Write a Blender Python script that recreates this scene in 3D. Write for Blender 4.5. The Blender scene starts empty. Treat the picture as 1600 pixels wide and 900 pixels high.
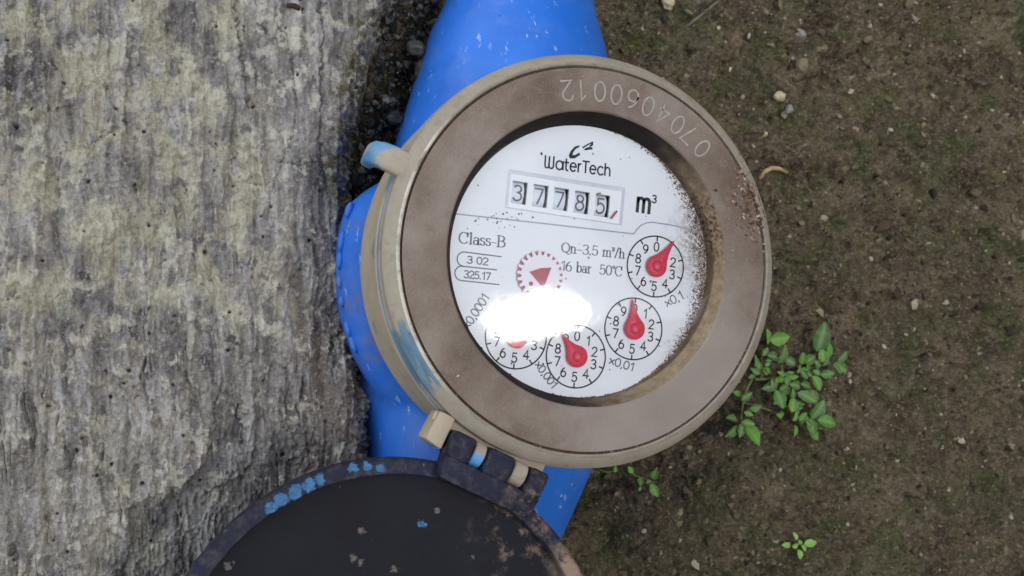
import bpy, bmesh, math, random
import numpy as np
from mathutils import Matrix, Vector

random.seed(7)
rng = np.random.default_rng(7)
sc = bpy.context.scene
col = sc.collection
R = math.radians
S = 0.001            # the scene is laid out in millimetres
ZO = 70.0            # height of the meter's bezel face above the soil (mm)

# ------------------------------------------------------------------ camera
cam_d = bpy.data.cameras.new('camera')
cam = bpy.data.objects.new('camera', cam_d)
col.objects.link(cam)
cam_d.sensor_width = 36.0
cam_d.lens = 38.8905
cam_d.clip_start = 0.01
cam_d.clip_end = 200.0
cr_ = Vector((0.95095, -0.10804, 0.28986))
cu_ = Vector((0.09272, 0.9935, 0.06611))
cf_ = Vector((0.29512, 0.03599, -0.95478))
mw = Matrix.Identity(4)
for i in range(3):
    mw[i][0] = cr_[i]; mw[i][1] = cu_[i]; mw[i][2] = -cf_[i]
mw[0][3], mw[1][3], mw[2][3] = -0.09863, -0.01486, 0.2509 + ZO * S
cam.matrix_world = mw
cam_d.dof.use_dof = True
cam_d.dof.focus_distance = 0.272
cam_d.dof.aperture_fstop = 34.0
sc.camera = cam

# ------------------------------------------------------------------ sky, sun, exposure
SUN_EL, SUN_AZ = 72.60, -24.75          # azimuth counter-clockwise from +X
w = bpy.data.worlds.new('World'); sc.world = w; w.use_nodes = True
nt = w.node_tree
bg = nt.nodes['Background']
sky = nt.nodes.new('ShaderNodeTexSky')
sky.sky_type = 'NISHITA'; sky.sun_disc = False
sky.sun_elevation = R(SUN_EL); sky.sun_rotation = R(90 - SUN_AZ)
sky.air_density = 1.6; sky.dust_density = 0.3; sky.ozone_density = 1.0
hs = nt.nodes.new('ShaderNodeHueSaturation'); hs.inputs['Saturation'].default_value = 0.35
nt.links.new(sky.outputs[0], hs.inputs['Color']); nt.links.new(hs.outputs[0], bg.inputs[0])
bg.inputs[1].default_value = 0.15
sl = bpy.data.lights.new('sun', 'SUN'); sl.energy = 0.5; sl.angle = R(10); sl.color = (1, 0.97, 0.92)
so = bpy.data.objects.new('sun', sl); col.objects.link(so)
sd = Vector((math.cos(R(SUN_EL)) * math.cos(R(SUN_AZ)), math.cos(R(SUN_EL)) * math.sin(R(SUN_AZ)), math.sin(R(SUN_EL))))
so.rotation_euler = sd.to_track_quat('Z', 'Y').to_euler()
so.location = (0.3, 0, 2)
vs = sc.view_settings
vs.view_transform = 'Standard'; vs.look = 'None'; vs.gamma = 1.0; vs.use_curve_mapping = False
vs.exposure = 1.1
sc.render.engine = 'CYCLES'
sc.cycles.use_denoising = True
try:
    sc.cycles.denoiser = 'OPENIMAGEDENOISE'
    sc.cycles.denoising_input_passes = 'RGB_ALBEDO_NORMAL'
except Exception:
    pass
sc.cycles.max_bounces = 8
sc.cycles.transparent_max_bounces = 8

# ------------------------------------------------------------------ numpy noise
def _h(ix, iy, seed):
    ix = (ix.astype(np.int64) & 0xffffffff).astype(np.uint64); iy = (iy.astype(np.int64) & 0xffffffff).astype(np.uint64)
    h = (ix * np.uint64(374761393) + iy * np.uint64(668265263) + np.uint64(seed * 974711 + 12345)) & np.uint64(0xffffffff)
    h = ((h ^ (h >> np.uint64(13))) * np.uint64(1274126177)) & np.uint64(0xffffffff)
    h = ((h ^ (h >> np.uint64(16))) * np.uint64(2246822519)) & np.uint64(0xffffffff)
    h = h ^ (h >> np.uint64(15))
    return h.astype(np.float64) / 4294967295.0

def gn(x, y, seed=0):
    x0 = np.floor(x); y0 = np.floor(y); fx = x - x0; fy = y - y0
    u = fx * fx * fx * (fx * (fx * 6 - 15) + 10); v = fy * fy * fy * (fy * (fy * 6 - 15) + 10)
    def g(dx, dy):
        a = _h(x0 + dx, y0 + dy, seed) * 2 * np.pi
        return np.cos(a) * (fx - dx) + np.sin(a) * (fy - dy)
    a = g(0, 0); b = g(1, 0); c = g(0, 1); d = g(1, 1)
    return ((a + (b - a) * u) + ((c + (d - c) * u) - (a + (b - a) * u)) * v) * 1.5

def fbm(x, y, o=4, seed=0, gain=0.5):
    r = 0; a = 1.0; t = 0
    for i in range(o):
        r = r + a * gn(x, y, seed + i * 17); t += a; a *= gain; x = x * 2.03 + 3.7; y = y * 2.03 - 1.9
    return r / t * 1.5

def worley(x, y, seed=0):
    x0 = np.floor(x); y0 = np.floor(y)
    f1 = np.full(x.shape, 9.0); f2 = np.full(x.shape, 9.0); cid = np.zeros(x.shape)
    for i in (-1, 0, 1):
        for j in (-1, 0, 1):
            px = x0 + i + _h(x0 + i, y0 + j, seed); py = y0 + j + _h(x0 + i, y0 + j, seed + 5)
            d = np.hypot(x - px, y - py); c = _h(x0 + i, y0 + j, seed + 9)
            n = d < f1
            f2 = np.where(n, f1, np.minimum(f2, d)); cid = np.where(n, c, cid); f1 = np.where(n, d, f1)
    return f1, f2, cid

def sstep(a, b, x):
    t = np.clip((x - a) / (b - a), 0, 1); return t * t * (3 - 2 * t)

def polydist(x, y, pts):
    """distance to a polyline and the signed side (+ left of its direction)"""
    best = np.full(x.shape, 1e9); side = np.zeros(x.shape)
    for (ax, ay), (bx, by) in zip(pts[:-1], pts[1:]):
        vx, vy = bx - ax, by - ay; L2 = vx * vx + vy * vy
        t = np.clip(((x - ax) * vx + (y - ay) * vy) / L2, 0, 1)
        d = np.hypot(x - ax - t * vx, y - ay - t * vy)
        n = d < best
        best = np.where(n, d, best); side = np.where(n, np.sign(vx * (y - ay) - vy * (x - ax)), side)
    return best, side

# ------------------------------------------------------------------ object helpers
def tag(o, label=None, cat=None, group=None, kind=None):
    if label: o['label'] = label
    if cat: o['category'] = cat
    if group: o['group'] = group
    if kind: o['kind'] = kind
    return o

def empty(name, loc=(0, 0, 0)):
    o = bpy.data.objects.new(name, None); col.objects.link(o)
    o.location = (loc[0] * S, loc[1] * S, loc[2] * S)
    o.empty_display_size = 0.02
    return o

def link(name, me, mats=None, parent=None, smooth=True):
    if mats is not None:
        for m in (mats if isinstance(mats, (list, tuple)) else [mats]): me.materials.append(m)
    if smooth: me.polygons.foreach_set('use_smooth', [True] * len(me.polygons))
    o = bpy.data.objects.new(name, me); col.objects.link(o)
    if parent is not None:
        o.parent = parent
        l = parent.matrix_basis.translation if parent.parent is None else Vector()
        if parent.parent is None and l.length > 0:
            o.matrix_parent_inverse = Matrix.Translation(-l)
    return o

def mesh(name, V, F, mats=None, parent=None, smooth=True, mi=None, origin=None):
    """V in millimetres, z measured from the bezel face"""
    V = np.asarray(V, float).reshape(-1, 3).copy(); V[:, 2] += ZO
    V *= S
    me = bpy.data.meshes.new(name)
    me.from_pydata(V.tolist(), [], [tuple(int(i) for i in f) for f in F])
    if mi is not None: me.polygons.foreach_set('material_index', list(mi))
    me.update()
    return link(name, me, mats, parent, smooth)

def bm_obj(name, bm, mats=None, parent=None, smooth=True):
    me = bpy.data.meshes.new(name)
    bmesh.ops.scale(bm, vec=(S, S, S), verts=bm.verts)
    bmesh.ops.translate(bm, vec=(0, 0, ZO * S), verts=bm.verts)
    bmesh.ops.recalc_face_normals(bm, faces=bm.faces)
    bm.to_mesh(me); bm.free()
    return link(name, me, mats, parent, smooth)

def autosmooth(o, ang=40):
    me = o.data
    bm = bmesh.new(); bm.from_mesh(me)
    for e in bm.edges:
        if len(e.link_faces) == 2 and e.calc_face_angle(0) > R(ang): e.smooth = False
    bm.to_mesh(me); bm.free(); return o

def grid_mesh(name, X, Y, Z, mats, attrs=None, parent=None):
    ny, nx = X.shape
    V = np.stack([X, Y, Z + ZO], -1).reshape(-1, 3) * S
    i = np.arange(ny * nx).reshape(ny, nx)
    F = np.stack([i[:-1, :-1], i[:-1, 1:], i[1:, 1:], i[1:, :-1]], -1).reshape(-1, 4)
    me = bpy.data.meshes.new(name)
    me.vertices.add(len(V)); me.vertices.foreach_set('co', V.ravel())
    me.loops.add(F.size); me.loops.foreach_set('vertex_index', F.ravel().astype(np.int32))
    me.polygons.add(len(F)); me.polygons.foreach_set('loop_start', np.arange(0, F.size, 4, dtype=np.int32))
    me.update(calc_edges=True)
    for k, a in (attrs or {}).items():
        at = me.attributes.new(k, 'FLOAT', 'POINT'); at.data.foreach_set('value', a.ravel().astype(np.float32))
    return link(name, me, mats, parent, True)

def lathe(name, prof, mats, parent, segs=192, mi=None, closed=False, ang=35, wob=0.0):
    n = len(prof); t = np.linspace(0, 2 * np.pi, segs, endpoint=False)
    V = []
    for k, (r, z) in enumerate(prof):
        rr = r + (wob * (np.sin(3 * t + k) + np.sin(7 * t + 2 * k)) if wob else 0)
        V.append(np.stack([rr * np.cos(t), rr * np.sin(t), np.full(segs, z)], 1))
    V = np.concatenate(V); F = []; M = []
    last = n if closed else n - 1
    for k in range(last):
        k2 = (k + 1) % n
        for s in range(segs):
            s2 = (s + 1) % segs
            F.append((k * segs + s, k2 * segs + s, k2 * segs + s2, k * segs + s2)); M.append(mi[k] if mi else 0)
    o = mesh(name, V, F, mats, parent, True, M)
    return autosmooth(o, ang)

# ------------------------------------------------------------------ materials
def lin(*c):
    return tuple((v / 255 / 12.92 if v / 255 <= 0.04045 else ((v / 255 + 0.055) / 1.055) ** 2.4) for v in c) + (1.0,)

class Mat:
    def __init__(s, name, rough=0.6, spec=0.4):
        s.m = bpy.data.materials.new(name); s.m.use_nodes = True
        s.nt = s.m.node_tree; s.b = s.nt.nodes['Principled BSDF']
        s.b.inputs['Roughness'].default_value = rough
        s.b.inputs['Specular IOR Level'].default_value = spec
        s._co = None
    def n(s, t, **kw):
        nd = s.nt.nodes.new(t)
        for k, v in kw.items(): setattr(nd, k, v)
        return nd
    def put(s, sock, v):
        if hasattr(v, 'is_output') or hasattr(v, 'links'): s.nt.links.new(v, sock)
        else: sock.default_value = v
    def co(s):
        if s._co is None: s._co = s.n('ShaderNodeTexCoord').outputs['Object']
        return s._co
    def map(s, scale=(1, 1, 1), loc=(0, 0, 0), rot=(0, 0, 0), vec=None):
        m = s.n('ShaderNodeMapping'); s.put(m.inputs['Vector'], vec or s.co())
        m.inputs['Scale'].default_value = scale; m.inputs['Location'].default_value = loc; m.inputs['Rotation'].default_value = rot
        return m.outputs[0]
    def noise(s, mm, detail=4, rough=0.55, vec=None, dist=0.0, w=0):
        """noise with features of about mm millimetres"""
        nd = s.n('ShaderNodeTexNoise'); s.put(nd.inputs['Vector'], vec or s.co())
        if w: nd.inputs['Vector']; nd.noise_dimensions = '4D'; nd.inputs['W'].default_value = w
        nd.inputs['Scale'].default_value = 1000.0 / mm; nd.inputs['Detail'].default_value = detail
        nd.inputs['Roughness'].default_value = rough; nd.inputs['Distortion'].default_value = dist
        return nd.outputs['Fac']
    def warp(s, mm, amt):
        nd = s.n('ShaderNodeTexNoise'); s.put(nd.inputs['Vector'], s.co()); nd.inputs['Scale'].default_value = 1000.0 / mm; nd.inputs['Detail'].default_value = 3
        sc_ = s.n('ShaderNodeVectorMath', operation='SCALE'); s.put(sc_.inputs[0], nd.outputs['Color']); sc_.inputs['Scale'].default_value = amt * S
        ad = s.n('ShaderNodeVectorMath', operation='ADD'); s.put(ad.inputs[0], s.co()); s.put(ad.inputs[1], sc_.outputs[0]); return ad.outputs[0]
    def voro(s, mm, feature='F1', out='Distance', vec=None):
        nd = s.n('ShaderNodeTexVoronoi', feature=feature); s.put(nd.inputs['Vector'], vec or s.co())
        nd.inputs['Scale'].default_value = 1000.0 / mm; return nd.outputs[out]
    def ramp(s, fac, stops, interp='LINEAR'):
        nd = s.n('ShaderNodeValToRGB'); s.put(nd.inputs[0], fac); cr = nd.color_ramp; cr.interpolation = interp
        while len(cr.elements) < len(stops): cr.elements.new(0.5)
        for e, (p, c) in zip(cr.elements, stops):
            e.position = p; e.color = c if isinstance(c, tuple) else (c, c, c, 1)
        return nd.outputs[0]
    def step(s, fac, a, b):
        nd = s.n('ShaderNodeMapRange', interpolation_type='SMOOTHSTEP'); s.put(nd.inputs[0], fac)
        nd.inputs[1].default_value = a; nd.inputs[2].default_value = b; return nd.outputs[0]
    def mix(s, fac, a, b, mode='MIX'):
        nd = s.n('ShaderNodeMix', data_type='RGBA', blend_type=mode); s.put(nd.inputs[0], fac)
        s.put(nd.inputs[6], a); s.put(nd.inputs[7], b); return nd.outputs[2]
    def math(s, op, a, b=0.0, c=None):
        nd = s.n('ShaderNodeMath', operation=op); s.put(nd.inputs[0], a); s.put(nd.inputs[1], b)
        if c is not None: s.put(nd.inputs[2], c)
        return nd.outputs[0]
    def attr(s, name):
        return s.n('ShaderNodeAttribute', attribute_name=name).outputs['Fac']
    def xyz(s):
        nd = s.n('ShaderNodeSeparateXYZ'); s.put(nd.inputs[0], s.co()); return nd.outputs
    def near(s, x, y, z, rad, soft=0.5, jitter=0.0, mm=3):
        """1 inside a patch round a point (mm), frayed by noise"""
        v = s.n('ShaderNodeVectorMath', operation='DISTANCE'); s.put(v.inputs[0], s.co())
        v.inputs[1].default_value = (x * S, y * S, (z + ZO) * S)
        d = v.outputs['Value']
        if jitter:
            d = s.math('ADD', d, s.math('MULTIPLY', s.math('SUBTRACT', s.noise(mm, 5, 0.6), 0.5), jitter * S))
        return s.step(d, rad * S, rad * soft * S)
    def island(s):
        return s.n('ShaderNodeNewGeometry').outputs['Random Per Island']
    def bump(s, h, strength=0.5, dist=0.2, normal=None):
        nd = s.n('ShaderNodeBump'); nd.inputs['Strength'].default_value = strength; nd.inputs['Distance'].default_value = dist * S
        s.put(nd.inputs['Height'], h)
        if normal is not None: s.put(nd.inputs['Normal'], normal)
        return nd.outputs[0]
    def done(s, color=None, rough=None, normal=None):
        if color is not None: s.put(s.b.inputs['Base Color'], color)
        if rough is not None: s.put(s.b.inputs['Roughness'], rough)
        if normal is not None: s.put(s.b.inputs['Normal'], normal)
        return s.m

def plain(name, c, rough=0.6, spec=0.4, var=0.12, mm=2.0, bump=0.0):
    m = Mat(name, rough, spec)
    f = m.noise(mm, 5, 0.6)
    a = tuple(v * (1 - var * 2) for v in c[:3]) + (1,); b = tuple(min(1, v * (1 + var)) for v in c[:3]) + (1,)
    return m.done(m.ramp(f, [(0.3, a), (0.7, b)]), normal=m.bump(f, bump, 0.1) if bump else None)

def mat_concrete():
    m = Mat('weathered_concrete', 0.85, 0.25)
    st = m.map((1, 0.3, 1))
    big = m.noise(26, 4, 0.6); streak = m.noise(5, 6, 0.6, vec=st, dist=0.4); fine = m.noise(1.1, 6, 0.7)
    c = m.ramp(big, [(0.3, lin(106, 100, 101)), (0.5, lin(150, 144, 140)), (0.7, lin(180, 174, 160))])
    c = m.mix(m.step(streak, 0.42, 0.68), c, lin(174, 170, 166))
    c = m.mix(m.math('MULTIPLY', m.step(m.noise(3.2, 6, 0.65, w=3), 0.55, 0.72), 0.8), c, lin(78, 74, 74))
    c = m.mix(0.88, c, m.ramp(m.attr('grain'), [(0.1, 0.42), (0.5, 0.78), (0.85, 1.0)]), 'MULTIPLY')
    c = m.mix(m.math('MULTIPLY', m.attr('lichen'), 0.75), c, lin(184, 178, 154))
    c = m.mix(m.math('MULTIPLY', m.attr('brown'), 0.95), c, lin(104, 89, 78))
    c = m.mix(m.math('MULTIPLY', m.attr('moss'), 0.9), c, m.ramp(m.noise(1.6, 4), [(0.35, lin(62, 58, 34)), (0.7, lin(120, 112, 78))]))
    c = m.mix(m.math('MULTIPLY', m.attr('agg'), 0.7), c, m.ramp(m.noise(9, 2, w=2), [(0.35, lin(70, 68, 72)), (0.65, lin(140, 138, 140))]))
    c = m.mix(m.math('MULTIPLY', m.step(fine, 0.52, 0.75), 0.6), c, lin(208, 205, 196))
    c = m.mix(m.math('MULTIPLY', m.step(fine, 0.48, 0.28), 0.7), c, lin(62, 58, 56))
    dk = m.step(m.noise(4.5, 3, 0.5, vec=m.warp(3.0, 2.0), w=21), 0.62, 0.66)
    c = m.mix(m.math('MULTIPLY', m.math('MULTIPLY', dk, m.step(m.noise(30, 2, w=22), 0.42, 0.56)), 0.85), c, lin(70, 67, 70))
    c = m.mix(m.math('MULTIPLY', m.step(m.noise(5.5, 5, 0.65, vec=m.warp(4.0, 3.0), w=25), 0.53, 0.6), 0.65), c, lin(196, 191, 174))
    c = m.mix(m.attr('pit'), c, lin(46, 42, 40))
    nb = m.bump(m.noise(0.5, 5, 0.7), 0.6, 0.25)
    nb = m.bump(m.voro(1.3), 0.25, 0.2, nb)
    return m.done(c, normal=nb)

def mat_soil():
    m = Mat('damp_soil', 0.9, 0.2)
    big = m.noise(22, 4, 0.6); mid = m.noise(4, 6, 0.65); fine = m.noise(0.9, 6, 0.7)
    c = m.ramp(big, [(0.3, lin(62, 52, 42)), (0.5, lin(90, 79, 64)), (0.7, lin(114, 103, 80))])
    c = m.mix(m.math('MULTIPLY', m.step(mid, 0.45, 0.7), 0.7), c, lin(110, 98, 80))
    c = m.mix(m.math('MULTIPLY', m.step(m.noise(7, 6, 0.7, w=5), 0.5, 0.68), 0.6), c, lin(84, 84, 50))
    vc = m.voro(1.3, out='Color', vec=m.warp(2.0, 1.2))
    g = m.n('ShaderNodeSeparateColor'); m.put(g.inputs[0], vc)
    c = m.mix(m.math('MULTIPLY', m.step(g.outputs[0], 0.7, 0.9), 0.3), c, lin(140, 124, 104))
    c = m.mix(m.math('MULTIPLY', m.step(g.outputs[1], 0.75, 0.95), 0.4), c, lin(50, 38, 31))
    c = m.mix(m.math('MULTIPLY', m.step(m.noise(13, 5, 0.65, w=41), 0.48, 0.62), 0.7), c, lin(72, 76, 44))
    c = m.mix(m.math('MULTIPLY', m.step(m.noise(11, 5, 0.7, w=43), 0.54, 0.68), 0.6), c, lin(112, 96, 78))
    c = m.mix(m.math('MULTIPLY', m.step(m.noise(8, 5, 0.7, w=44), 0.56, 0.68), 0.6), c, lin(42, 36, 30))
    c = m.mix(m.attr('wet_shade'), c, m.mix(0.55, c, lin(30, 27, 26)))
    c = m.mix(m.math('MULTIPLY', m.step(fine, 0.53, 0.7), 0.6), c, lin(150, 140, 114))
    c = m.mix(m.math('MULTIPLY', m.step(fine, 0.47, 0.33), 0.65), c, lin(40, 33, 27))
    c = m.mix(m.math('MULTIPLY', m.step(m.noise(1.7, 4, 0.6, w=51), 0.6, 0.66), 0.7), c, lin(142, 134, 106))
    c = m.mix(m.step(m.noise(1.0, 2, 0.5, w=53), 0.74, 0.78), c, lin(176, 168, 150))
    nb = m.bump(m.noise(0.45, 5, 0.7), 0.7, 0.3)
    nb = m.bump(m.voro(1.1), 0.4, 0.3, nb)
    return m.done(c, normal=nb)

def mat_blue():
    m = Mat('blue_paint', 0.42, 0.5)
    c = m.ramp(m.noise(18, 4), [(0.3, (0.017, 0.14, 0.60, 1)), (0.7, (0.027, 0.185, 0.72, 1))])
    c = m.mix(m.math('MULTIPLY', m.step(m.noise(0.5, 3, 0.6), 0.62, 0.8), 0.25), c, (0.12, 0.3, 0.8, 1))
    sv = m.map((1, 0.35, 1), rot=(0, 0, R(70)))
    ch = m.math('MULTIPLY', m.step(m.noise(2.0, 4, 0.65, vec=sv), 0.63, 0.67), m.step(m.noise(14, 3, w=4), 0.44, 0.56))
    c = m.mix(m.math('MULTIPLY', ch, 0.7), c, (0.42, 0.58, 0.85, 1))
    # muddy smears on the shoulder under the bezel
    z = m.xyz()
    sh = m.math('MULTIPLY', m.step(m.noise(5, 6, 0.7, vec=m.map((1, 1, 0.4))), 0.46, 0.66), 0.55)
    sh = m.math('MULTIPLY', sh, m.near(-50, -6, -42, 34, 0.4, 8))
    c = m.mix(sh, c, lin(120, 106, 120))
    c = m.mix(m.math('MULTIPLY', m.step(m.noise(3.4, 4, 0.7, w=8), 0.68, 0.74), 0.35), c, lin(120, 92, 84))
    c = m.mix(m.math('MULTIPLY', m.step(m.noise(9, 6, 0.7, w=17), 0.5, 0.72), 0.3), c, (0.16, 0.28, 0.62, 1))
    c = m.mix(m.step(m.noise(1.5, 2, 0.5, w=19), 0.74, 0.77), c, lin(60, 54, 60))
    return m.done(c, rough=m.ramp(m.noise(6, 4), [(0.3, 0.3), (0.7, 0.55)]), normal=m.bump(m.noise(1.6, 4, 0.6), 0.12, 0.3))

def mat_face():
    m = Mat('dusty_bezel_face', 0.7, 0.3)
    c = m.ramp(m.noise(15, 5, 0.6), [(0.28, lin(104, 89, 77)), (0.5, lin(127, 112, 100)), (0.74, lin(146, 135, 125))])
    c = m.mix(m.math('MULTIPLY', m.step(m.noise(5, 5, 0.65, w=2), 0.55, 0.7), 0.4), c, lin(146, 137, 127))
    c = m.mix(m.math('MULTIPLY', m.step(m.noise(7, 5, 0.65, w=6), 0.56, 0.7), 0.5), c, lin(104, 82, 64))
    c = m.mix(m.math('MULTIPLY', m.step(m.noise(0.4, 4, 0.75), 0.5, 0.72), 0.35), c, lin(176, 168, 160))
    c = m.mix(m.math('MULTIPLY', m.step(m.noise(0.6, 4, 0.75, w=33), 0.56, 0.7), 0.4), c, lin(84, 70, 60))
    sc1 = m.map((1, 0.12, 1), rot=(0, 0, R(28)))
    c = m.mix(m.math('MULTIPLY', m.math('MULTIPLY', m.step(m.noise(0.9, 4, 0.6, vec=sc1), 0.66, 0.72), m.step(m.noise(10, 2, w=35), 0.5, 0.62)), 0.5), c, lin(184, 176, 168))
    c = m.mix(m.step(m.noise(1.8, 2, 0.5, w=9), 0.74, 0.78), c, lin(190, 184, 178))
    c = m.mix(m.math('MULTIPLY', m.step(m.noise(2.4, 3, 0.5, w=12), 0.70, 0.76), 0.6), c, lin(96, 70, 60))
    c = m.mix(m.math('MULTIPLY', m.near(22, -44, 0, 46, 0.35, 22, 9), 0.6), c, lin(156, 145, 136))
    gr = m.near(43, 13, 0, 11, 0.2, 9, 2.5)
    c = m.mix(m.math('MULTIPLY', m.math('MULTIPLY', gr, m.step(m.noise(1.3, 5, 0.7, w=15), 0.4, 0.6)), 0.85), c, lin(104, 80, 68))
    return m.done(c, normal=m.bump(m.noise(0.5, 4, 0.6), 0.25, 0.12))

def mat_lip(name, base, blue, streaks=False):
    m = Mat(name, 0.72, 0.3)
    c = m.ramp(m.noise(9, 5, 0.6), [(0.3, tuple(v * 0.78 for v in base[:3]) + (1,)), (0.7, base)])
    c = m.mix(m.math('MULTIPLY', m.step(m.noise(0.6, 4, 0.7), 0.55, 0.75), 0.3), c, lin(206, 200, 188))
    c = m.mix(m.math('MULTIPLY', m.step(m.noise(4, 6, 0.7, w=3), 0.52, 0.7), 0.5), c, lin(122, 106, 90))
    c = m.mix(m.math('MULTIPLY', m.step(m.noise(1.2, 4, 0.7, w=5), 0.66, 0.72), 0.6), c, lin(84, 70, 60))
    if streaks:
        x, y, z = m.xyz()
        az = m.math('ARCTAN2', m.math('MULTIPLY', y, -1.0), m.math('MULTIPLY', x, -1.0))     # 0 towards -X, positive downwards the photo
        rr = m.math('SQRT', m.math('ADD', m.math('MULTIPLY', x, x), m.math('MULTIPLY', y, y)))
        cv = m.n('ShaderNodeCombineXYZ'); m.put(cv.inputs[0], m.math('MULTIPLY', az, 0.010)); m.put(cv.inputs[1], rr); m.put(cv.inputs[2], z)
        f = m.noise(1.6, 5, 0.65, vec=cv.outputs[0])
        win = m.math('MULTIPLY', m.step(az, 0.10, 0.34), m.step(az, 0.72, 0.46))
        inn = m.step(rr, 0.0470, 0.0492)
        c = m.mix(m.step(m.math('ADD', m.math('MULTIPLY', win, 0.62), m.math('MULTIPLY', m.math('SUBTRACT', inn, 0.6), 0.25)), 0.45, 0.52) if False else m.math('MULTIPLY', m.step(m.math('ADD', f, m.math('ADD', m.math('MULTIPLY', win, 0.42), m.math('MULTIPLY', inn, 0.12))), 0.84, 0.92), 0.9), c, m.ramp(f, [(0.35, lin(70, 104, 128)), (0.65, lin(108, 140, 160))]))
        c = m.mix(m.math('MULTIPLY', m.step(m.noise(1.1, 4, 0.7, w=31), 0.6, 0.72), m.math('MULTIPLY', win, 0.7)), c, lin(92, 76, 66))
    for (x, y, z, r, j, cc) in blue:
        c = m.mix(m.near(x, y, z, r, 0.55, j, 2.0), c, cc)
    return m.done(c, normal=m.bump(m.noise(0.6, 4, 0.6), 0.3, 0.15))

def mat_worn_lit():
    m = Mat('bezel_worn_lit_edge', 0.7, 0.3)
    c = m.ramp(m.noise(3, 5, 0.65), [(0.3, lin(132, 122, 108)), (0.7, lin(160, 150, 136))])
    c = m.mix(m.math('MULTIPLY', m.near(-62, 8, 0, 52, 0.6, 24, 6), m.step(m.noise(7, 6, 0.7, w=4), 0.36, 0.6)), c, lin(206, 200, 186))  # pale left side is a highlight put into the colour, broken up by wear
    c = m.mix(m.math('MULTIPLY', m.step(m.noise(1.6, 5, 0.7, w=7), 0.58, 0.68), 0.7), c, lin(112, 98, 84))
    return m.done(c, normal=m.bump(m.noise(0.9, 5, 0.65), 0.6, 0.25))

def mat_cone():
    m = Mat('recess_wall_shade_dust', 0.85, 0.2)
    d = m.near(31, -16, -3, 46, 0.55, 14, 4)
    c = m.ramp(m.noise(5, 5, 0.6), [(0.3, lin(30, 25, 23)), (0.7, lin(46, 38, 34))])  # near-black base puts the recess's shade into the colour; dust covers the right
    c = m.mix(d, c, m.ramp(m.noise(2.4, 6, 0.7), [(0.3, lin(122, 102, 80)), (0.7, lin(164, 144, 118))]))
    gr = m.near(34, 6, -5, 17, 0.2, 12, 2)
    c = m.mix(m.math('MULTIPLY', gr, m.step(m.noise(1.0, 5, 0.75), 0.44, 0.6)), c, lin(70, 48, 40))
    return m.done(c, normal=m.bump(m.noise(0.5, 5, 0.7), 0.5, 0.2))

def mat_lid(lift=1.0, name='black_lid_plastic'):
    m = Mat(name, 0.62, 0.2)
    c = m.ramp(m.noise(12, 5, 0.6), [(0.3, lin(12 * lift, 12 * lift, 20 * lift)), (0.7, lin(19 * lift, 21 * lift, 32 * lift))])  # lift brightens the base, painting in the light on the rim
    c = m.mix(m.math('MULTIPLY', m.step(m.noise(1.4, 5, 0.7), 0.55, 0.8), 0.2), c, lin(64, 62, 66))
    c = m.mix(m.math('MULTIPLY', m.step(m.noise(3.0, 2, 0.5, w=7), 0.70, 0.75), 0.7), c, lin(120, 112, 108))
    if lift > 1: c = m.mix(m.math('MULTIPLY', m.step(m.noise(2.2, 6, 0.7, w=14), 0.45, 0.7), 0.55), c, lin(92, 86, 80))
    rg = m.math('MULTIPLY', m.near(-22, -64, -2, 19, 0.2, 12, 4), m.step(m.noise(4.5, 6, 0.7, w=3), 0.5, 0.66))
    c = m.mix(m.math('MULTIPLY', rg, 0.85), c, lin(142, 118, 102))
    c = m.mix(m.math('MULTIPLY', m.near(-12, -74, -1, 9, 0.3, 8, 3), m.step(m.noise(3.5, 6, 0.7, w=5), 0.40, 0.52)), c, lin(150, 126, 108))
    bl = None
    for (x, y, z, r) in ((-81.6, -48.8, -2.9, 2.0), (-79.0, -47.4, -3, 2.3), (-75.8, -46.2, -3, 2.3), (-72.8, -45.0, -3.2, 2.1), (-70.2, -44.1, -3.3, 1.7), (-62.4, -42.6, -3.6, 1.5), (-59, -43, -3.7, 1.6), (-56.2, -43.6, -3.7, 1.7), (-47.2, -58.2, -6.4, 1.5)):
        q = m.near(x, y, z, r * 0.8, 0.7, 3.4, 1.5); bl = q if bl is None else m.math('MAXIMUM', bl, q)
    for (x, y, z, r) in ((-91.8, -51.8, -2.6, 1.2), (-61.6, -57.6, -6.2, 1.3), (-64.1, -63.4, -6, 1.3), (-62.6, -64.6, -6, 1.1), (-55, -67.3, -6, 1.3)):
        c = m.mix(m.math('MULTIPLY', m.near(x, y, z, r * 0.85, 0.2, 3.2, 0.9), 0.6), c, lin(132, 122, 112))
    c = m.mix(m.math('MULTIPLY', bl, 0.9), c, m.ramp(m.noise(1.2, 5, 0.7), [(0.35, lin(46, 84, 122)), (0.6, lin(72, 126, 170))]))
    return m.done(c, normal=m.bump(m.noise(0.9, 4, 0.6), 0.2, 0.15))

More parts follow.
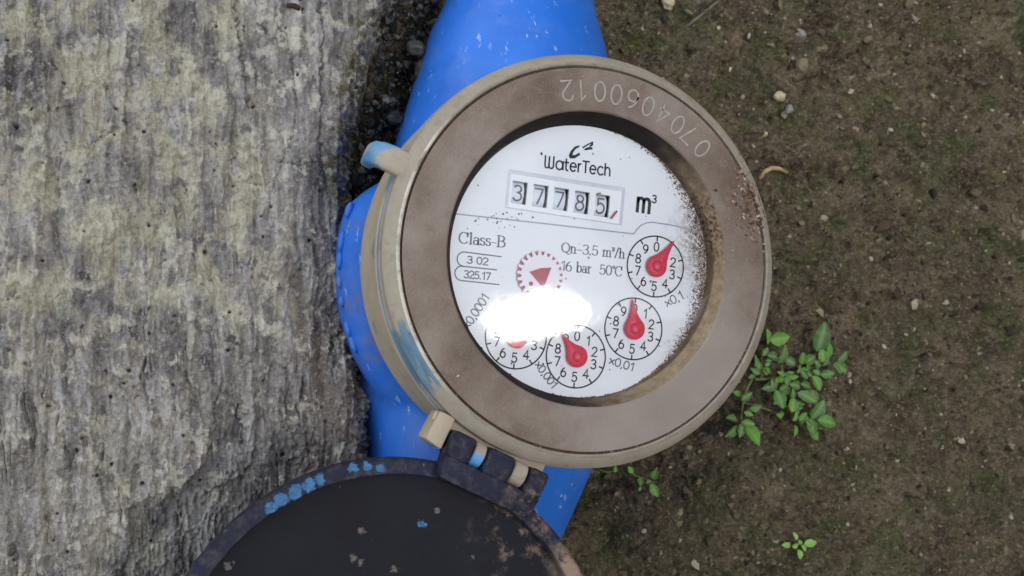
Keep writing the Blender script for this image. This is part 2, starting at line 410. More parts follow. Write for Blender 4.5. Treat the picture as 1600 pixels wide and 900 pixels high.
def mat_glass():
    m = bpy.data.materials.new('clear_window_glass'); m.use_nodes = True
    nt = m.node_tree; nt.nodes.clear()
    o = nt.nodes.new('ShaderNodeOutputMaterial'); mx = nt.nodes.new('ShaderNodeMixShader')
    t = nt.nodes.new('ShaderNodeBsdfTransparent'); g = nt.nodes.new('ShaderNodeBsdfGlossy'); f = nt.nodes.new('ShaderNodeFresnel')
    t.inputs[0].default_value = (0.98, 0.99, 1.0, 1)
    g.inputs['Roughness'].default_value = 0.065; f.inputs[0].default_value = 1.52
    no = nt.nodes.new('ShaderNodeTexNoise'); no.inputs['Scale'].default_value = 110; no.inputs['Detail'].default_value = 3
    tc = nt.nodes.new('ShaderNodeTexCoord'); nt.links.new(tc.outputs['Object'], no.inputs['Vector'])
    bp = nt.nodes.new('ShaderNodeBump'); bp.inputs['Strength'].default_value = 0.12; bp.inputs['Distance'].default_value = 0.0006
    nt.links.new(no.outputs['Fac'], bp.inputs['Height']); nt.links.new(bp.outputs[0], g.inputs['Normal'])
    nt.links.new(f.outputs[0], mx.inputs[0]); nt.links.new(t.outputs[0], mx.inputs[1]); nt.links.new(g.outputs[0], mx.inputs[2])
    nt.links.new(mx.outputs[0], o.inputs[0]); return m

def mat_island(name, stops, rough=0.85, mm=0.6, spec=0.25, bump=0.4):
    m = Mat(name, rough, spec)
    c = m.ramp(m.island(), stops)
    f = m.noise(mm, 4, 0.65)
    c = m.mix(m.math('MULTIPLY', m.step(f, 0.35, 0.7), 0.5), c, m.mix(0.5, c, (0.5, 0.46, 0.4, 1), 'MULTIPLY'))
    return m.done(c, normal=m.bump(f, bump, 0.2))

def mat_leaf(name, c1, c2):
    m = Mat(name, 0.5, 0.35)
    oi = m.n('ShaderNodeObjectInfo').outputs['Random']
    c = m.mix(oi, c1, c2)
    c = m.mix(m.math('MULTIPLY', m.step(m.noise(1.2, 4), 0.4, 0.7), 0.35), c, tuple(min(1, v * 1.6) for v in c2[:3]) + (1,))
    c = m.mix(m.math('MULTIPLY', m.step(m.noise(2.5, 4, 0.6, w=3), 0.55, 0.7), 0.45), c, lin(122, 128, 84))
    v = m.attr('vein')
    c = m.mix(m.math('MULTIPLY', v, 0.5), c, lin(150, 168, 110))
    m.b.inputs['Subsurface Weight'].default_value = 0.0
    m.b.inputs['Transmission Weight'].default_value = 0.0
    return m.done(c, normal=m.bump(m.math('ADD', m.noise(0.5, 3), m.math('MULTIPLY', v, -0.6)), 0.3, 0.1))

def mat_dial():
    m = Mat('dial_white', 0.5, 0.4)
    c = m.ramp(m.noise(6, 5), [(0.3, (0.79, 0.81, 0.83, 1)), (0.7, (0.81, 0.83, 0.85, 1))])
    film = m.math('MULTIPLY', m.near(37, 2, -6.6, 16, 0.2, 11, 3.0), m.step(m.noise(0.9, 6, 0.75), 0.38, 0.6))
    c = m.mix(m.math('MULTIPLY', film, 0.9), c, lin(118, 92, 76))
    film = m.math('MULTIPLY', m.near(25, -28, -6.6, 10, 0.2, 8, 2.5), m.step(m.noise(0.9, 6, 0.75, w=3), 0.42, 0.64))
    c = m.mix(m.math('MULTIPLY', film, 0.7), c, lin(140, 114, 94))
    c = m.mix(m.math('MULTIPLY', m.step(m.noise(0.45, 3, 0.6, w=6), 0.68, 0.76), 0.4), c, lin(170, 158, 156))
    return m.done(c)

M = dict(
    concrete=mat_concrete(), soil=mat_soil(), blue=mat_blue(), face=mat_face(), cone=mat_cone(), lid=mat_lid(), lid_worn_lit=mat_lid(2.0, 'worn_lit_lid_plastic'), glass=mat_glass(),
    lip=mat_lip('bezel_lip_grey', lin(166, 155, 139), [], True),
    flank=mat_lip('bezel_flank_tan', lin(186, 171, 149), [(-50.6, 8, -14, 3.0, 3, lin(120, 140, 150)), (-50, -11, -27, 2.5, 3, lin(130, 150, 130)), (-46, 24, -8, 5, 4, lin(116, 150, 176))]),
    worn_lit=mat_worn_lit(), groove=plain('groove_dirt', lin(84, 70, 60), 0.9, 0.1, 0.25, 1.0, 0.5),
    bead=mat_lip('bezel_blue_line', lin(108, 150, 190), []),
    lug=mat_lip('seal_lug', lin(178, 166, 148), [(-50.6, 32.6, -3, 4.6, 3, lin(92, 148, 188)), (-46, 32.4, -3, 3.4, 3, lin(98, 152, 192)), (-51.5, 26.5, -7, 5.2, 3.5, lin(76, 126, 164))]),
    knuckle=mat_lip('hinge_knuckle', lin(172, 160, 142), [(-34.2, -45.0, -1.6, 2.7, 1.5, lin(92, 160, 214))]),
    white=mat_dial(),
    mask=plain('counter_white', (0.84, 0.85, 0.86, 1), 0.45, 0.4, 0.01, 6),
    wheel=plain('wheel_grey', (0.74, 0.77, 0.82, 1), 0.5, 0.4, 0.05, 4),
    ink=plain('dark_ink', (0.035, 0.035, 0.045, 1), 0.6, 0.3, 0.2, 1),
    ink_grey=plain('grey_ink', (0.16, 0.16, 0.20, 1), 0.6, 0.3, 0.15, 1),
    ink_pale=plain('pale_ink', (0.38, 0.39, 0.46, 1), 0.6, 0.3, 0.1, 1),
    scratch=plain('engraved_scratch', lin(168, 160, 152), 0.7, 0.3, 0.14, 1.2),
    red=plain('red_plastic', (0.70, 0.05, 0.09, 1), 0.4, 0.45, 0.05, 3),
    dull_red=plain('dull_red_print', (0.40, 0.05, 0.08, 1), 0.5, 0.4, 0.08, 2),
    pink=plain('pink_wheel_back', (0.52, 0.14, 0.22, 1), 0.5, 0.4, 0.1, 2),
    gear=plain('star_wheel_white', (0.80, 0.76, 0.80, 1), 0.45, 0.4, 0.02, 3),
    dirt=mat_island('brown_grit', [(0.0, lin(76, 58, 48)), (0.4, lin(112, 88, 72)), (0.75, lin(146, 120, 102)), (1.0, lin(182, 162, 144))]),
    crumb=mat_island('soil_crumb', [(0.0, lin(50, 41, 33)), (0.35, lin(84, 73, 59)), (0.65, lin(110, 98, 76)), (0.88, lin(140, 126, 102)), (1.0, lin(186, 176, 156))]),
    rubble=mat_island('dark_rubble', [(0.0, lin(20, 18, 17)), (0.6, lin(44, 41, 37)), (0.9, lin(64, 62, 58)), (1.0, lin(112, 110, 106))], 0.45, 0.9, 0.5),
    leaf=mat_leaf('leaf_green', lin(58, 104, 34), lin(94, 148, 48)),
    leaf_dark=mat_leaf('leaf_dusty_green', lin(54, 90, 42), lin(84, 122, 62)),
    sprout=mat_leaf('sprout_green', lin(116, 164, 66), lin(146, 186, 84)),
    stem=plain('stem_green', lin(112, 120, 70), 0.6, 0.3, 0.15, 2),
    straw=plain('dry_straw', lin(186, 160, 116), 0.7, 0.3, 0.2, 2, 0.3),
    twig=plain('grey_twig', lin(120, 110, 98), 0.8, 0.3, 0.25, 1.5, 0.4),
    bark=plain('dark_bark_chip', lin(72, 52, 42), 0.85, 0.2, 0.25, 1.5, 0.5),
)

# ------------------------------------------------------------------ ground and concrete
def spaced(lo, hi, step, far_lo, far_hi, n=26):
    a = np.arange(lo, hi + step * 0.5, step)
    k = np.linspace(0, 1, n + 1)[1:]
    l = lo - (np.exp(k * np.log(1 + (lo - far_lo))) - 1); h = a[-1] + np.exp(k * np.log(1 + (far_hi - hi))) - 1
    return np.concatenate([l[::-1], a, h])

def build_ground():
    x = spaced(-56, 210, 0.42, -4000, 4000); y = spaced(-126, 98, 0.42, -4000, 4000)
    X, Y = np.meshgrid(x, y)
    wx = X + 2.2 * fbm(X / 7, Y / 7, 3, 61); wy = Y + 2.2 * fbm(X / 7, Y / 7, 3, 62)
    Z = -70 + 2.6 * fbm(X / 34, Y / 34, 3, 1) + 2.6 * fbm(X / 9, Y / 9, 4, 2) + 1.8 * fbm(X / 3.2, Y / 3.2, 5, 3, 0.65)
    f1, f2, c = worley(wx / 8.5, wy / 8.5, 4)
    Z += np.where(c > 0.45, 2.8 * np.sqrt(np.clip(1 - (f1 / 0.62) ** 2, 0, 1)) * c, 0)
    f1, f2, c2 = worley(wx / 3.4, wy / 3.4, 8)
    Z += np.where(c2 > 0.3, 1.0 * np.sqrt(np.clip(1 - (f1 / 0.6) ** 2, 0, 1)) * c2, 0)
    f1, f2, c3 = worley(X / 1.5 + 0.5 * fbm(X / 2, Y / 2, 2, 71), Y / 1.5, 12)
    Z += 0.38 * np.sqrt(np.clip(1 - (f1 / 0.6) ** 2, 0, 1)) * c3
    # hollow along the pipe, slightly deeper next to the meter and under it
    ax = (X + 3) * 0.978 - Y * 0.208
    Z -= 5.0 * np.exp(-((ax - 38) / 16.0) ** 2) + 12 * np.exp(-((ax + 34) / 16.0) ** 2) * sstep(0, 30, Y)
    Z -= 11 * sstep(52, 14, np.hypot(X - 24, Y + 36))
    far = sstep(150, 900, np.hypot(X, Y)); Z = Z * (1 - far) + (-70) * far
    wet_shade = sstep(92, 40, np.hypot(X - 22, Y + 34)) * 0.75 + sstep(-8, -40, X) * 0.8  # damp tone; around the meter it also paints in the shade
    wet_shade = np.clip(wet_shade + 0.35 * fbm(X / 12, Y / 12, 3, 33) - 0.1, 0, 0.85)
    o = grid_mesh('ground', X, Y, Z, M['soil'], {'wet_shade': wet_shade})
    tag(o, 'dark damp brown soil with mossy crumbs right of the meter', None, kind='structure')
    return lambda px, py: float(np.interp(0, [0], [Z[np.abs(y - py).argmin(), np.abs(x - px).argmin()]]))

soil_z = build_ground()

def build_concrete():
    x = spaced(-152, -22, 0.30, -4000, 0, 26); x = x[x < -21.9]
    y = spaced(-84, 96, 0.30, -4000, 4000)
    X, Y = np.meshgrid(x, y)
    # smoother band running down the middle of the upper half
    band = np.exp(-((X + 58 + 0.08 * Y) / 8.5) ** 2) * sstep(10, 40, Y)
    rough = 1 - 0.75 * band
    G = X - 0.07 * Y
    wx = G + 1.3 * fbm(X / 6, Y / 16, 3, 201); wy = Y + 2.0 * fbm(X / 6, Y / 9, 3, 202)
    Z = -52 + 1.8 * fbm(X / 45, Y / 70, 2, 101) + 1.3 * fbm(wx / 6, wy / 60, 4, 102)
    Z += rough * (1.25 * fbm(wx / 2.2, wy / 17, 4, 103, 0.6) + 0.8 * fbm(X / 2.2, Y / 2.6, 4, 104, 0.62))
    rg = 1 - np.abs(fbm(wx / 4.2, wy / 14, 4, 150, 0.6)) * 2.4; Z += rough * 0.9 * np.clip(rg, -0.6, 1)
    rg = 1 - np.abs(fbm(X / 1.9, Y / 2.3, 3, 151, 0.6)) * 2.4; Z += rough * 0.35 * np.clip(rg, -0.6, 1)
    low = sstep(20, -30, Y) * sstep(-52, -66, X)
    fz = np.abs(fbm(wx / 8, wy / 60, 3, 152, 0.55)); fis = sstep(0.055, 0.012, fz) * sstep(-0.15, 0.2, fbm(X / 14, Y / 22, 2, 153))
    Z -= fis * (0.7 + 1.5 * low)
    fz = np.abs(fbm(wx / 4.5, wy / 30, 3, 154, 0.55)); fis2 = sstep(0.07, 0.01, fz) * sstep(0.0, 0.25, fbm(X / 11, Y / 18, 2, 155)); Z -= fis2 * (0.3 + 0.8 * low)
    grain = 0.5 + 0.9 * fbm(wx / 3.0, wy / 40, 4, 156, 0.6) + 0.25 * fbm(wx / 1.0, wy / 12, 3, 157)
    # flaking layers
    t = fbm(wx / 11, wy / 26, 4, 105, 0.55) * 3.2; fl = np.floor(t); fr = t - fl
    Z += rough * 0.85 * (fl + sstep(0.0, 0.16, fr)) * 0.95
    lower = sstep(5, -25, Y) * sstep(-58, -75, X)
    t = fbm(wx / 5, wy / 20, 4, 106, 0.6) * 2.6 + X / 18; fl = np.floor(t); fr = t - fl
    Z += lower * (0.9 * sstep(0.0, 0.12, fr) - 0.9 * fr)
    # embedded aggregate
    f1, f2, c = worley(X / 4.6 + 0.25 * fbm(X / 3, Y / 3, 2, 7), Y / 4.6, 107)
    agg = np.where(c > 0.78, sstep(0.42, 0.34, f1 + 0.16 * fbm(X / 1.5, Y / 1.5, 3, 78) + 1.2 * (1 - c)), 0) * (1 - 0.6 * band) * sstep(-30, 0, Y + 20 * fbm(X / 20, Y / 20, 2, 9))
    Z += agg * 0.25
    f1, f2, c = worley(X / 2.1, Y / 2.1, 108)
    Z += np.where(c > 0.72, 0.5 * np.sqrt(np.clip(1 - (f1 / 0.4) ** 2, 0, 1)), 0) * rough
    # pits
    f1, f2, c = worley(X / 5.2, Y / 5.2, 109)
    pit = np.where(c > 0.84, sstep(0.02 + 0.5 * (c - 0.78), 0.01 + 0.2 * (c - 0.78), f1 + 0.05 * fbm(X, Y, 2, 77)), 0); Z -= pit * 1.3
    f1, f2, c = worley(X / 2.6, Y / 2.6, 110)
    pit2 = np.where(c > 0.9, sstep(0.13, 0.05, f1), 0); Z -= pit2 * 0.6
    pit = np.maximum(pit, pit2 * 0.7)
    # cracks and ledges
    jx = X + 0.9 * fbm(X / 2.2, Y / 2.2, 3, 120); jy = Y + 0.9 * fbm(X / 2.2, Y / 2.2, 3, 121)
    for pts, wd, dp in (([(-51.9, 84), (-51.9, 70.4), (-53.9, 56.2), (-54.2, 47.8), (-55.2, 43.2), (-55.1, 36.1), (-54.4, 28.9)], 0.55, 1.3),
                        ([(-63.7, 79.6), (-64, 73.4), (-61.5, 71.2), (-61, 60.5), (-60.2, 50.6)], 0.35, 0.7),
                        ([(-55.1, -11.1), (-57.7, -12.6), (-57.7, -17.3), (-58.4, -22.5)], 0.5, 1.6),
                        ([(-85.5, -27.1), (-83.8, -33.1), (-84.9, -36.9)], 0.5, 1.3),
                        ([(-67.9, 37.4), (-61.2, 35.7), (-55.9, 36.7)], 0.25, 0.6), ([(-61.7, 47.6), (-66.3, 36.4), (-69.8, 28.7)], 0.25, 0.6),
                        ([(-74, 90), (-74.5, 66), (-73.5, 52)], 0.5, 0.7), ([(-48.5, -20), (-52, -26), (-51.5, -34)], 0.4, 1.2)):
        d, s = polydist(jx, jy, pts); Z -= dp * np.exp(-(d / wd) ** 2); pit = np.maximum(pit, 0.75 * np.exp(-(d / (wd * 0.55)) ** 2))
    for pts, h in (([(-79.9, -24), (-79.9, -29), (-80.7, -37.4), (-82.5, -42.3), (-84.4, -44.9), (-89.5, -46.9)], 1.7),
                   ([(-91.6, -34.3), (-93.2, -39.1), (-95.2, -42.7), (-100, -46), (-112, -49)], 1.6), ([(-96.7, -16), (-96.7, -20.2), (-93.9, -28.9), (-93.4, -36.2)], 1.2),
                   ([(-51.9, 70.4), (-53.9, 56.2), (-54.2, 47.8), (-55.2, 43.2), (-54.4, 28.9)], 0.7), ([(-104, 60), (-108, 30), (-103, 4), (-110, -14)], 1.0), ([(-126, 90), (-123, 52), (-129, 16)], 1.2), ([(-118, -8), (-121, -30), (-114, -52)], 1.4)):
        d, s = polydist(jx, jy, pts)
        Z += np.where(s < 0, h * np.exp(-(d / 6.0) ** 1.5), 0) * 1.5
    # the broken edge falling away to the crevice beside the pipe
    ex = np.interp(Y, [-4000, -45, -20, 5, 22.2, 31, 45.1, 54, 64.7, 73.7, 81, 91.9, 4000], [-54, -54, -54.5, -55, -53.4, -52.3, -49.5, -47.3, -43.5, -39.4, -37.0, -31, -29])
    e = X - ex + 2.4 * fbm(X / 7, Y / 7, 4, 130, 0.6) + 1.0 * fbm(X / 1.8, Y / 1.8, 3, 131)
    slope = sstep(-3, 9, e)
    Z -= 30 * sstep(-0.5, 13, e) + 3.0 * sstep(-10, 0, e) * sstep(10, 40, Y)
    bw = sstep(-4, 4, e)
    f1, f2, c = worley(X / 3.6 + 0.3 * fbm(X / 2, Y / 2, 2, 132), Y / 3.6, 133)
    Z += bw * (2.6 * (0.5 - f1) * c + 1.1 * fbm(X / 2.4, Y / 2.4, 4, 134, 0.65))
    far = sstep(180, 900, np.hypot(X, Y)); Z = Z * (1 - far) + (-52) * far
    Z = np.where(X > x[-1] - 0.1, np.minimum(Z, -85), Z)
    lich = np.clip(sstep(-62, -80, X) * sstep(-30, 10, Y) * 0.8 + sstep(-20, -60, Y) * 0.35 * sstep(-60, -75, X), 0, 1) * sstep(-0.2, 0.35, fbm(X / 9, Y / 14, 4, 140))
    brown = sstep(-78, -58, X + 6 * fbm(X / 8, Y / 14, 3, 141)) * sstep(26, 0, Y) * (0.55 + 0.6 * fbm(X / 4, Y / 22, 4, 142))
    moss = np.clip(sstep(-9, 0.5, e) * sstep(18, 34, Y) * (0.5 + 1.2 * fbm(X / 6, Y / 6, 3, 143)), 0, 1)
    o = grid_mesh('pavement', X, Y, Z, M['concrete'], dict(lichen=np.clip(lich, 0, 1), brown=np.clip(brown, 0, 1), moss=moss, agg=np.clip(agg, 0, 1), grain=np.clip(grain, 0, 1), pit=np.clip(pit, 0, 1) * (1 - bw)))
    tag(o, 'weathered grey concrete slab with flaking streaks left of the meter', None, kind='structure')
build_concrete()

ICO_V = None
def ico():
    global ICO_V, ICO_F
    bm = bmesh.new(); bmesh.ops.create_icosphere(bm, subdivisions=1, radius=1)
    ICO_V = np.array([v.co[:] for v in bm.verts]); ICO_F = np.array([[v.index for v in f.verts] for f in bm.faces]); bm.free()
ico()

def rand_rot(n):
    q = rng.normal(size=(n, 4)); q /= np.linalg.norm(q, axis=1)[:, None]; w_, x, y, z = q.T
    return np.stack([np.stack([1 - 2 * (y * y + z * z), 2 * (x * y - z * w_), 2 * (x * z + y * w_)], -1),
                     np.stack([2 * (x * y + z * w_), 1 - 2 * (x * x + z * z), 2 * (y * z - x * w_)], -1),
                     np.stack([2 * (x * z - y * w_), 2 * (y * z + x * w_), 1 - 2 * (x * x + y * y)], -1)], 1)

def grit(name, P, size, mat, parent=None, flat=1.0, jit=0.28):
    """one mesh of irregular grains at points P with radii size"""
    n = len(P)
    V = ICO_V[None] * (1 + jit * rng.normal(size=(n, len(ICO_V), 1))) * (0.6 + 0.8 * rng.random((n, 1, 3)))
    V = np.einsum('nij,nkj->nki', rand_rot(n), V); V[..., 2] *= flat
    V = V * np.asarray(size).reshape(-1, 1, 1) + np.asarray(P)[:, None, :]
    F = (ICO_F[None] + (np.arange(n) * len(ICO_V))[:, None, None]).reshape(-1, 3)
    o = mesh(name, V.reshape(-1, 3), F, mat, parent, False)
    o['kind'] = 'stuff'
    return o

# soil crumbs: nobody could count them
n = 5200
px = rng.uniform(22, 205, n); py = rng.uniform(-122, 94, n)
keep = np.hypot(px, py) > 46
px, py = px[keep], py[keep]
sz = 0.28 + 0.75 * rng.random(len(px)) ** 4
P = np.array([(a, b, soil_z(a, b) + 0.1 * s) for a, b, s in zip(px, py, sz)])
tag(grit('soil_crumbs', P, sz, M['crumb']), 'loose brown soil crumbs scattered over the damp ground', 'soil', kind='stuff')
n = 420; px = rng.uniform(22, 205, n); py = rng.uniform(-122, 94, n); keep = np.hypot(px, py) > 48; px, py = px[keep], py[keep]
sz = 0.9 + 1.6 * rng.random(len(px)) ** 3; P = np.array([(a, b, soil_z(a, b) - 0.15 * s) for a, b, s in zip(px, py, sz)])
tag(grit('soil_clods', P, sz, M['crumb'], None, 0.7, 0.22), 'lumpy brown clods half sunk in the damp ground', 'soil', kind='stuff')
# rubble down in the crevice
n = 900
py = rng.uniform(24, 95, n); ex = np.interp(py, [22, 31, 45, 54, 65, 74, 81, 95], [-50, -48, -44, -42, -38, -34.5, -32, -26])
px = ex + 3 + rng.random(n) * np.maximum(4, 24 - 0.05 * py)
sz = 0.35 + 1.5 * rng.random(n) ** 2.6
P = np.stack([px, py, np.clip(-63 - (px - ex) * 0.9, -79, -61) + rng.uniform(-2, 1.2, n)], 1)
tag(grit('crevice_rubble', P, sz, M['rubble'], jit=0.16), 'dark angular rubble packed in the crevice left of the blue pipe', 'rubble', kind='stuff')

# ------------------------------------------------------------------ strokes and lettering
def A(cx, cy, rx, ry, a0, a1, n=18):
    return [(cx + rx * math.cos(R(a0 + (a1 - a0) * i / n)), cy + ry * math.sin(R(a0 + (a1 - a0) * i / n))) for i in range(n + 1)]

DIG = {
    '0': (.66, [A(.3, .5, .27, .48, 0, 360, 28)]), '1': (.5, [[(.1, .76), (.33, .98), (.33, .02)]]),
    '2': (.64, [A(.3, .71, .26, .27, 170, -35) + [(.04, .02), (.58, .02)]]),
    '3': (.64, [A(.28, .75, .24, .23, 155, -90, 14) + A(.28, .27, .28, .25, 90, -155, 16)]),
    '4': (.66, [[(.44, .02), (.44, .98), (.03, .3), (.62, .3)]]),
    '5': (.64, [[(.53, .97), (.13, .97), (.08, .52)] + A(.28, .33, .28, .31, 130, -150, 18)]),
    '6': (.64, [A(.3, .31, .26, .29, 0, 360, 24), A(.55, .31, .51, .66, 180, 108, 10)]),
    '7': (.62, [[(.03, .97), (.57, .97), (.24, .02)]]),
    '8': (.64, [A(.3, .75, .22, .22, 0, 360, 22), A(.3, .27, .27, .26, 0, 360, 24)]),
    '9': (.64, [A(.3, .69, .26, .29, 0, 360, 24), A(.05, .69, .51, .66, 0, -72, 10)]),
    ',': (.26, [[(.12, .08), (.06, -.14)]]), '.': (.26, [[(.1, .0), (.1, .1)]]), 'x': (.62, [[(.04, .1), (.54, .72)], [(.04, .72), (.54, .1)]]), ' ': (.4, []),
}
ROUND = {
    'W': (1.02, [[(.04, 1), (.04, .3)] + A(.24, .22, .2, .2, 180, 360, 10) + [(.44, .95)], [(.44, .3)] + A(.66, .22, .22, .2, 180, 360, 10) + [(.88, 1)]]),
    'a': (.86, [A(.4, .36, .34, .35, 0, 360, 26), [(.76, .02), (.76, .72)]]),
    't': (.46, [[(.14, .95), (.14, .2)] + A(.3, .2, .16, .18, 180, 290, 8), [(0, .66), (.38, .66)]]),
    'e': (.72, [[(.06, .38), (.62, .38)] + A(.34, .36, .29, .34, 5, 320, 22)]),
    'r': (.44, [[(.08, .02), (.08, .7)], [(.08, .45)] + A(.3, .44, .22, .25, 180, 80, 8)]),
    'T': (.66, [[(.0, .96), (.66, .96)], [(.32, .96), (.32, .02)]]),
    'c': (.66, [A(.36, .36, .3, .34, 45, 320, 20)]),
    'h': (.7, [[(.08, 1), (.08, .02)], [(.08, .4)] + A(.33, .4, .25, .3, 180, 0, 12) + [(.58, .02)]]),
}
def sf(x, y, w=.24): return [(x - w / 2, y), (x + w / 2, y)]
SERIF = dict(DIG); SERIF.update({
    'C': (.78, [A(.4, .5, .36, .49, 42, 318, 24), [(.68, .62), (.68, .96)]]),
    'l': (.34, [[(.16, 0), (.16, 1.02)], sf(.16, .01), [(.04, .96), (.16, 1.02)]]),
    'a': (.52, [A(.21, .2, .17, .19, 20, 380, 20), [(.4, .02), (.4, .46)], A(.23, .48, .17, .16, 0, 160, 10), [(.4, .02), (.5, .04)]]),
    's': (.44, [A(.21, .51, .15, .14, 30, 255, 12) + A(.21, .19, .16, .18, 75, -160, 14)]),
    '-': (.42, [[(.04, .32), (.36, .32)]]), '_': (.62, [[(.04, .38), (.56, .38)]]),
    'B': (.76, [[(.15, 0), (.15, 1)], [(.02, .99), (.34, .99)] + A(.36, .76, .22, .23, 90, -90, 12) + [(.15, .53)], [(.36, .53)] + A(.38, .27, .27, .26, 90, -90, 12) + [(.02, .01)]]),
    'Q': (.86, [A(.42, .5, .37, .48, 0, 360, 28), [(.45, .1), (.62, -.12), (.84, -.14)]]),
    'n': (.6, [[(.13, 0), (.13, .66)], [(.02, .66), (.13, .66)], [(.13, .45)] + A(.3, .46, .17, .2, 180, 0, 10) + [(.47, 0)], sf(.13, .01), sf(.47, .01)]),
    'm': (.92, [[(.13, 0), (.13, .66)], [(.02, .66), (.13, .66)], [(.13, .45)] + A(.29, .46, .16, .2, 180, 0, 10) + [(.45, 0)], [(.45, .45)] + A(.61, .46, .16, .2, 180, 0, 10) + [(.77, 0)], sf(.13, .01), sf(.45, .01), sf(.77, .01)]),
    'h': (.6, [[(.13, 0), (.13, 1.02)], [(.02, 1.0), (.13, 1.02)], [(.13, .45)] + A(.3, .46, .17, .2, 180, 0, 10) + [(.47, 0)], sf(.13, .01), sf(.47, .01)]),
    'b': (.6, [[(.12, 0), (.12, 1.02)], [(.02, 1.0), (.12, 1.02)], A(.31, .33, .2, .33, 0, 360, 20)]),
    'r': (.44, [[(.13, 0), (.13, .66)], [(.02, .66), (.13, .66)], [(.13, .44), (.24, .62), (.38, .64)], sf(.13, .01)]),
    '/': (.42, [[(.04, -.05), (.36, 1.02)]]), '^': (.3, [A(.12, .92, .09, .09, 150, -90, 8) + A(.12, .73, .1, .1, 90, -150, 8)]),
    'o': (.26, [A(.12, .85, .1, .12, 0, 360, 14)]),
})
BOLD = {'m': (1.0, [[(.1, 0), (.1, .9)], [(.1, .62)] + A(.3, .66, .2, .22, 180, 0, 10) + [(.5, 0)], [(.5, .62)] + A(.7, .66, .2, .22, 180, 0, 10) + [(.9, 0)]])}

def ribbon(pts, wd, V, F, contrast=None):
    pts = [p for i, p in enumerate(pts) if i == 0 or math.dist(p, pts[i - 1]) > 1e-6]
    n = len(pts)
    if n < 2: return
    closed = math.dist(pts[0], pts[-1]) < 1e-4
    b = len(V)
    for i, p in enumerate(pts):
        a = pts[i - 1] if i > 0 else (pts[-2] if closed else None)
        c = pts[i + 1] if i < n - 1 else (pts[1] if closed else None)
        def unit(u, v):
            d = math.dist(u, v); return ((v[0] - u[0]) / d, (v[1] - u[1]) / d)
        t1 = unit(a, p) if a else unit(p, c); t2 = unit(p, c) if c else unit(a, p)
        tx, ty = t1[0] + t2[0], t1[1] + t2[1]; L = math.hypot(tx, ty) or 1; tx, ty = tx / L, ty / L
        cosh = max(0.5, tx * t1[0] + ty * t1[1])
        h = wd / 2 / cosh
        if contrast: h *= contrast + (1 - contrast) * abs(ty)
        ex = 0
        if not closed and i == 0: ex = -wd * 0.25
        if not closed and i == n - 1: ex = wd * 0.25
        V.append((p[0] - ty * h + tx * ex, p[1] + tx * h + ty * ex)); V.append((p[0] + ty * h + tx * ex, p[1] - tx * h + ty * ex))
    for i in range(n - 1):
        F.append((b + 2 * i, b + 2 * i + 1, b + 2 * i + 3, b + 2 * i + 2))

def word(text, font, size, wd, contrast=None, track=0.0, xs=1.0, fine=False):
    """2-D vertices and faces of a word, baseline at y=0, starting at x=0; also its width"""
    V, F = [], []; x = 0.0
    for ch in text:
        w_, ls = font[ch]
        if fine: ls = [[(a[0] + (b[0] - a[0]) * q / 6, a[1] + (b[1] - a[1]) * q / 6) for a, b in zip(l[:-1], l[1:]) for q in range(6)] + [l[-1]] for l in ls]
        for l in ls: ribbon([(x + p[0] * size * xs, p[1] * size) for p in l], wd, V, F, contrast)
        x += (w_ + track) * size * xs
    return V, F, x - track * size * xs

def place2d(V, x, y, rot=0.0, z=0.0):
    c, s = math.cos(rot), math.sin(rot)
    return [(x + a * c - b * s, y + a * s + b * c, z) for a, b in V]

DROT = R(-12.5); ZD = -6.6
def dial(V, z=0.06):
    """dial-frame 2-D/3-D points to the meter's frame"""
    c, s = math.cos(DROT), math.sin(DROT)
    return [(p[0] * c - p[1] * s, p[0] * s + p[1] * c, ZD + (z if len(p) < 3 else p[2])) for p in V]

def write(name, text, font, size, wd, at, mat, parent, width=None, rot=0.0, contrast=None, track=0.0, center=False, z=0.06):
    V, F, w_ = word(text, font, size, wd, contrast, track)
    if width:
        V, F, w_ = word(text, font, size, wd, contrast, track, width / w_)
    if center: V = [(a - w_ / 2, b - size / 2) for a, b in V]
    return mesh(name, dial(place2d(V, at[0], at[1], rot, z)), F, mat, parent, False)

# ------------------------------------------------------------------ the water meter
meter = empty('water_meter', (0, 0, 0))
tag(meter, 'blue water meter with round dusty bezel, white dial and open black lid', 'water meter')

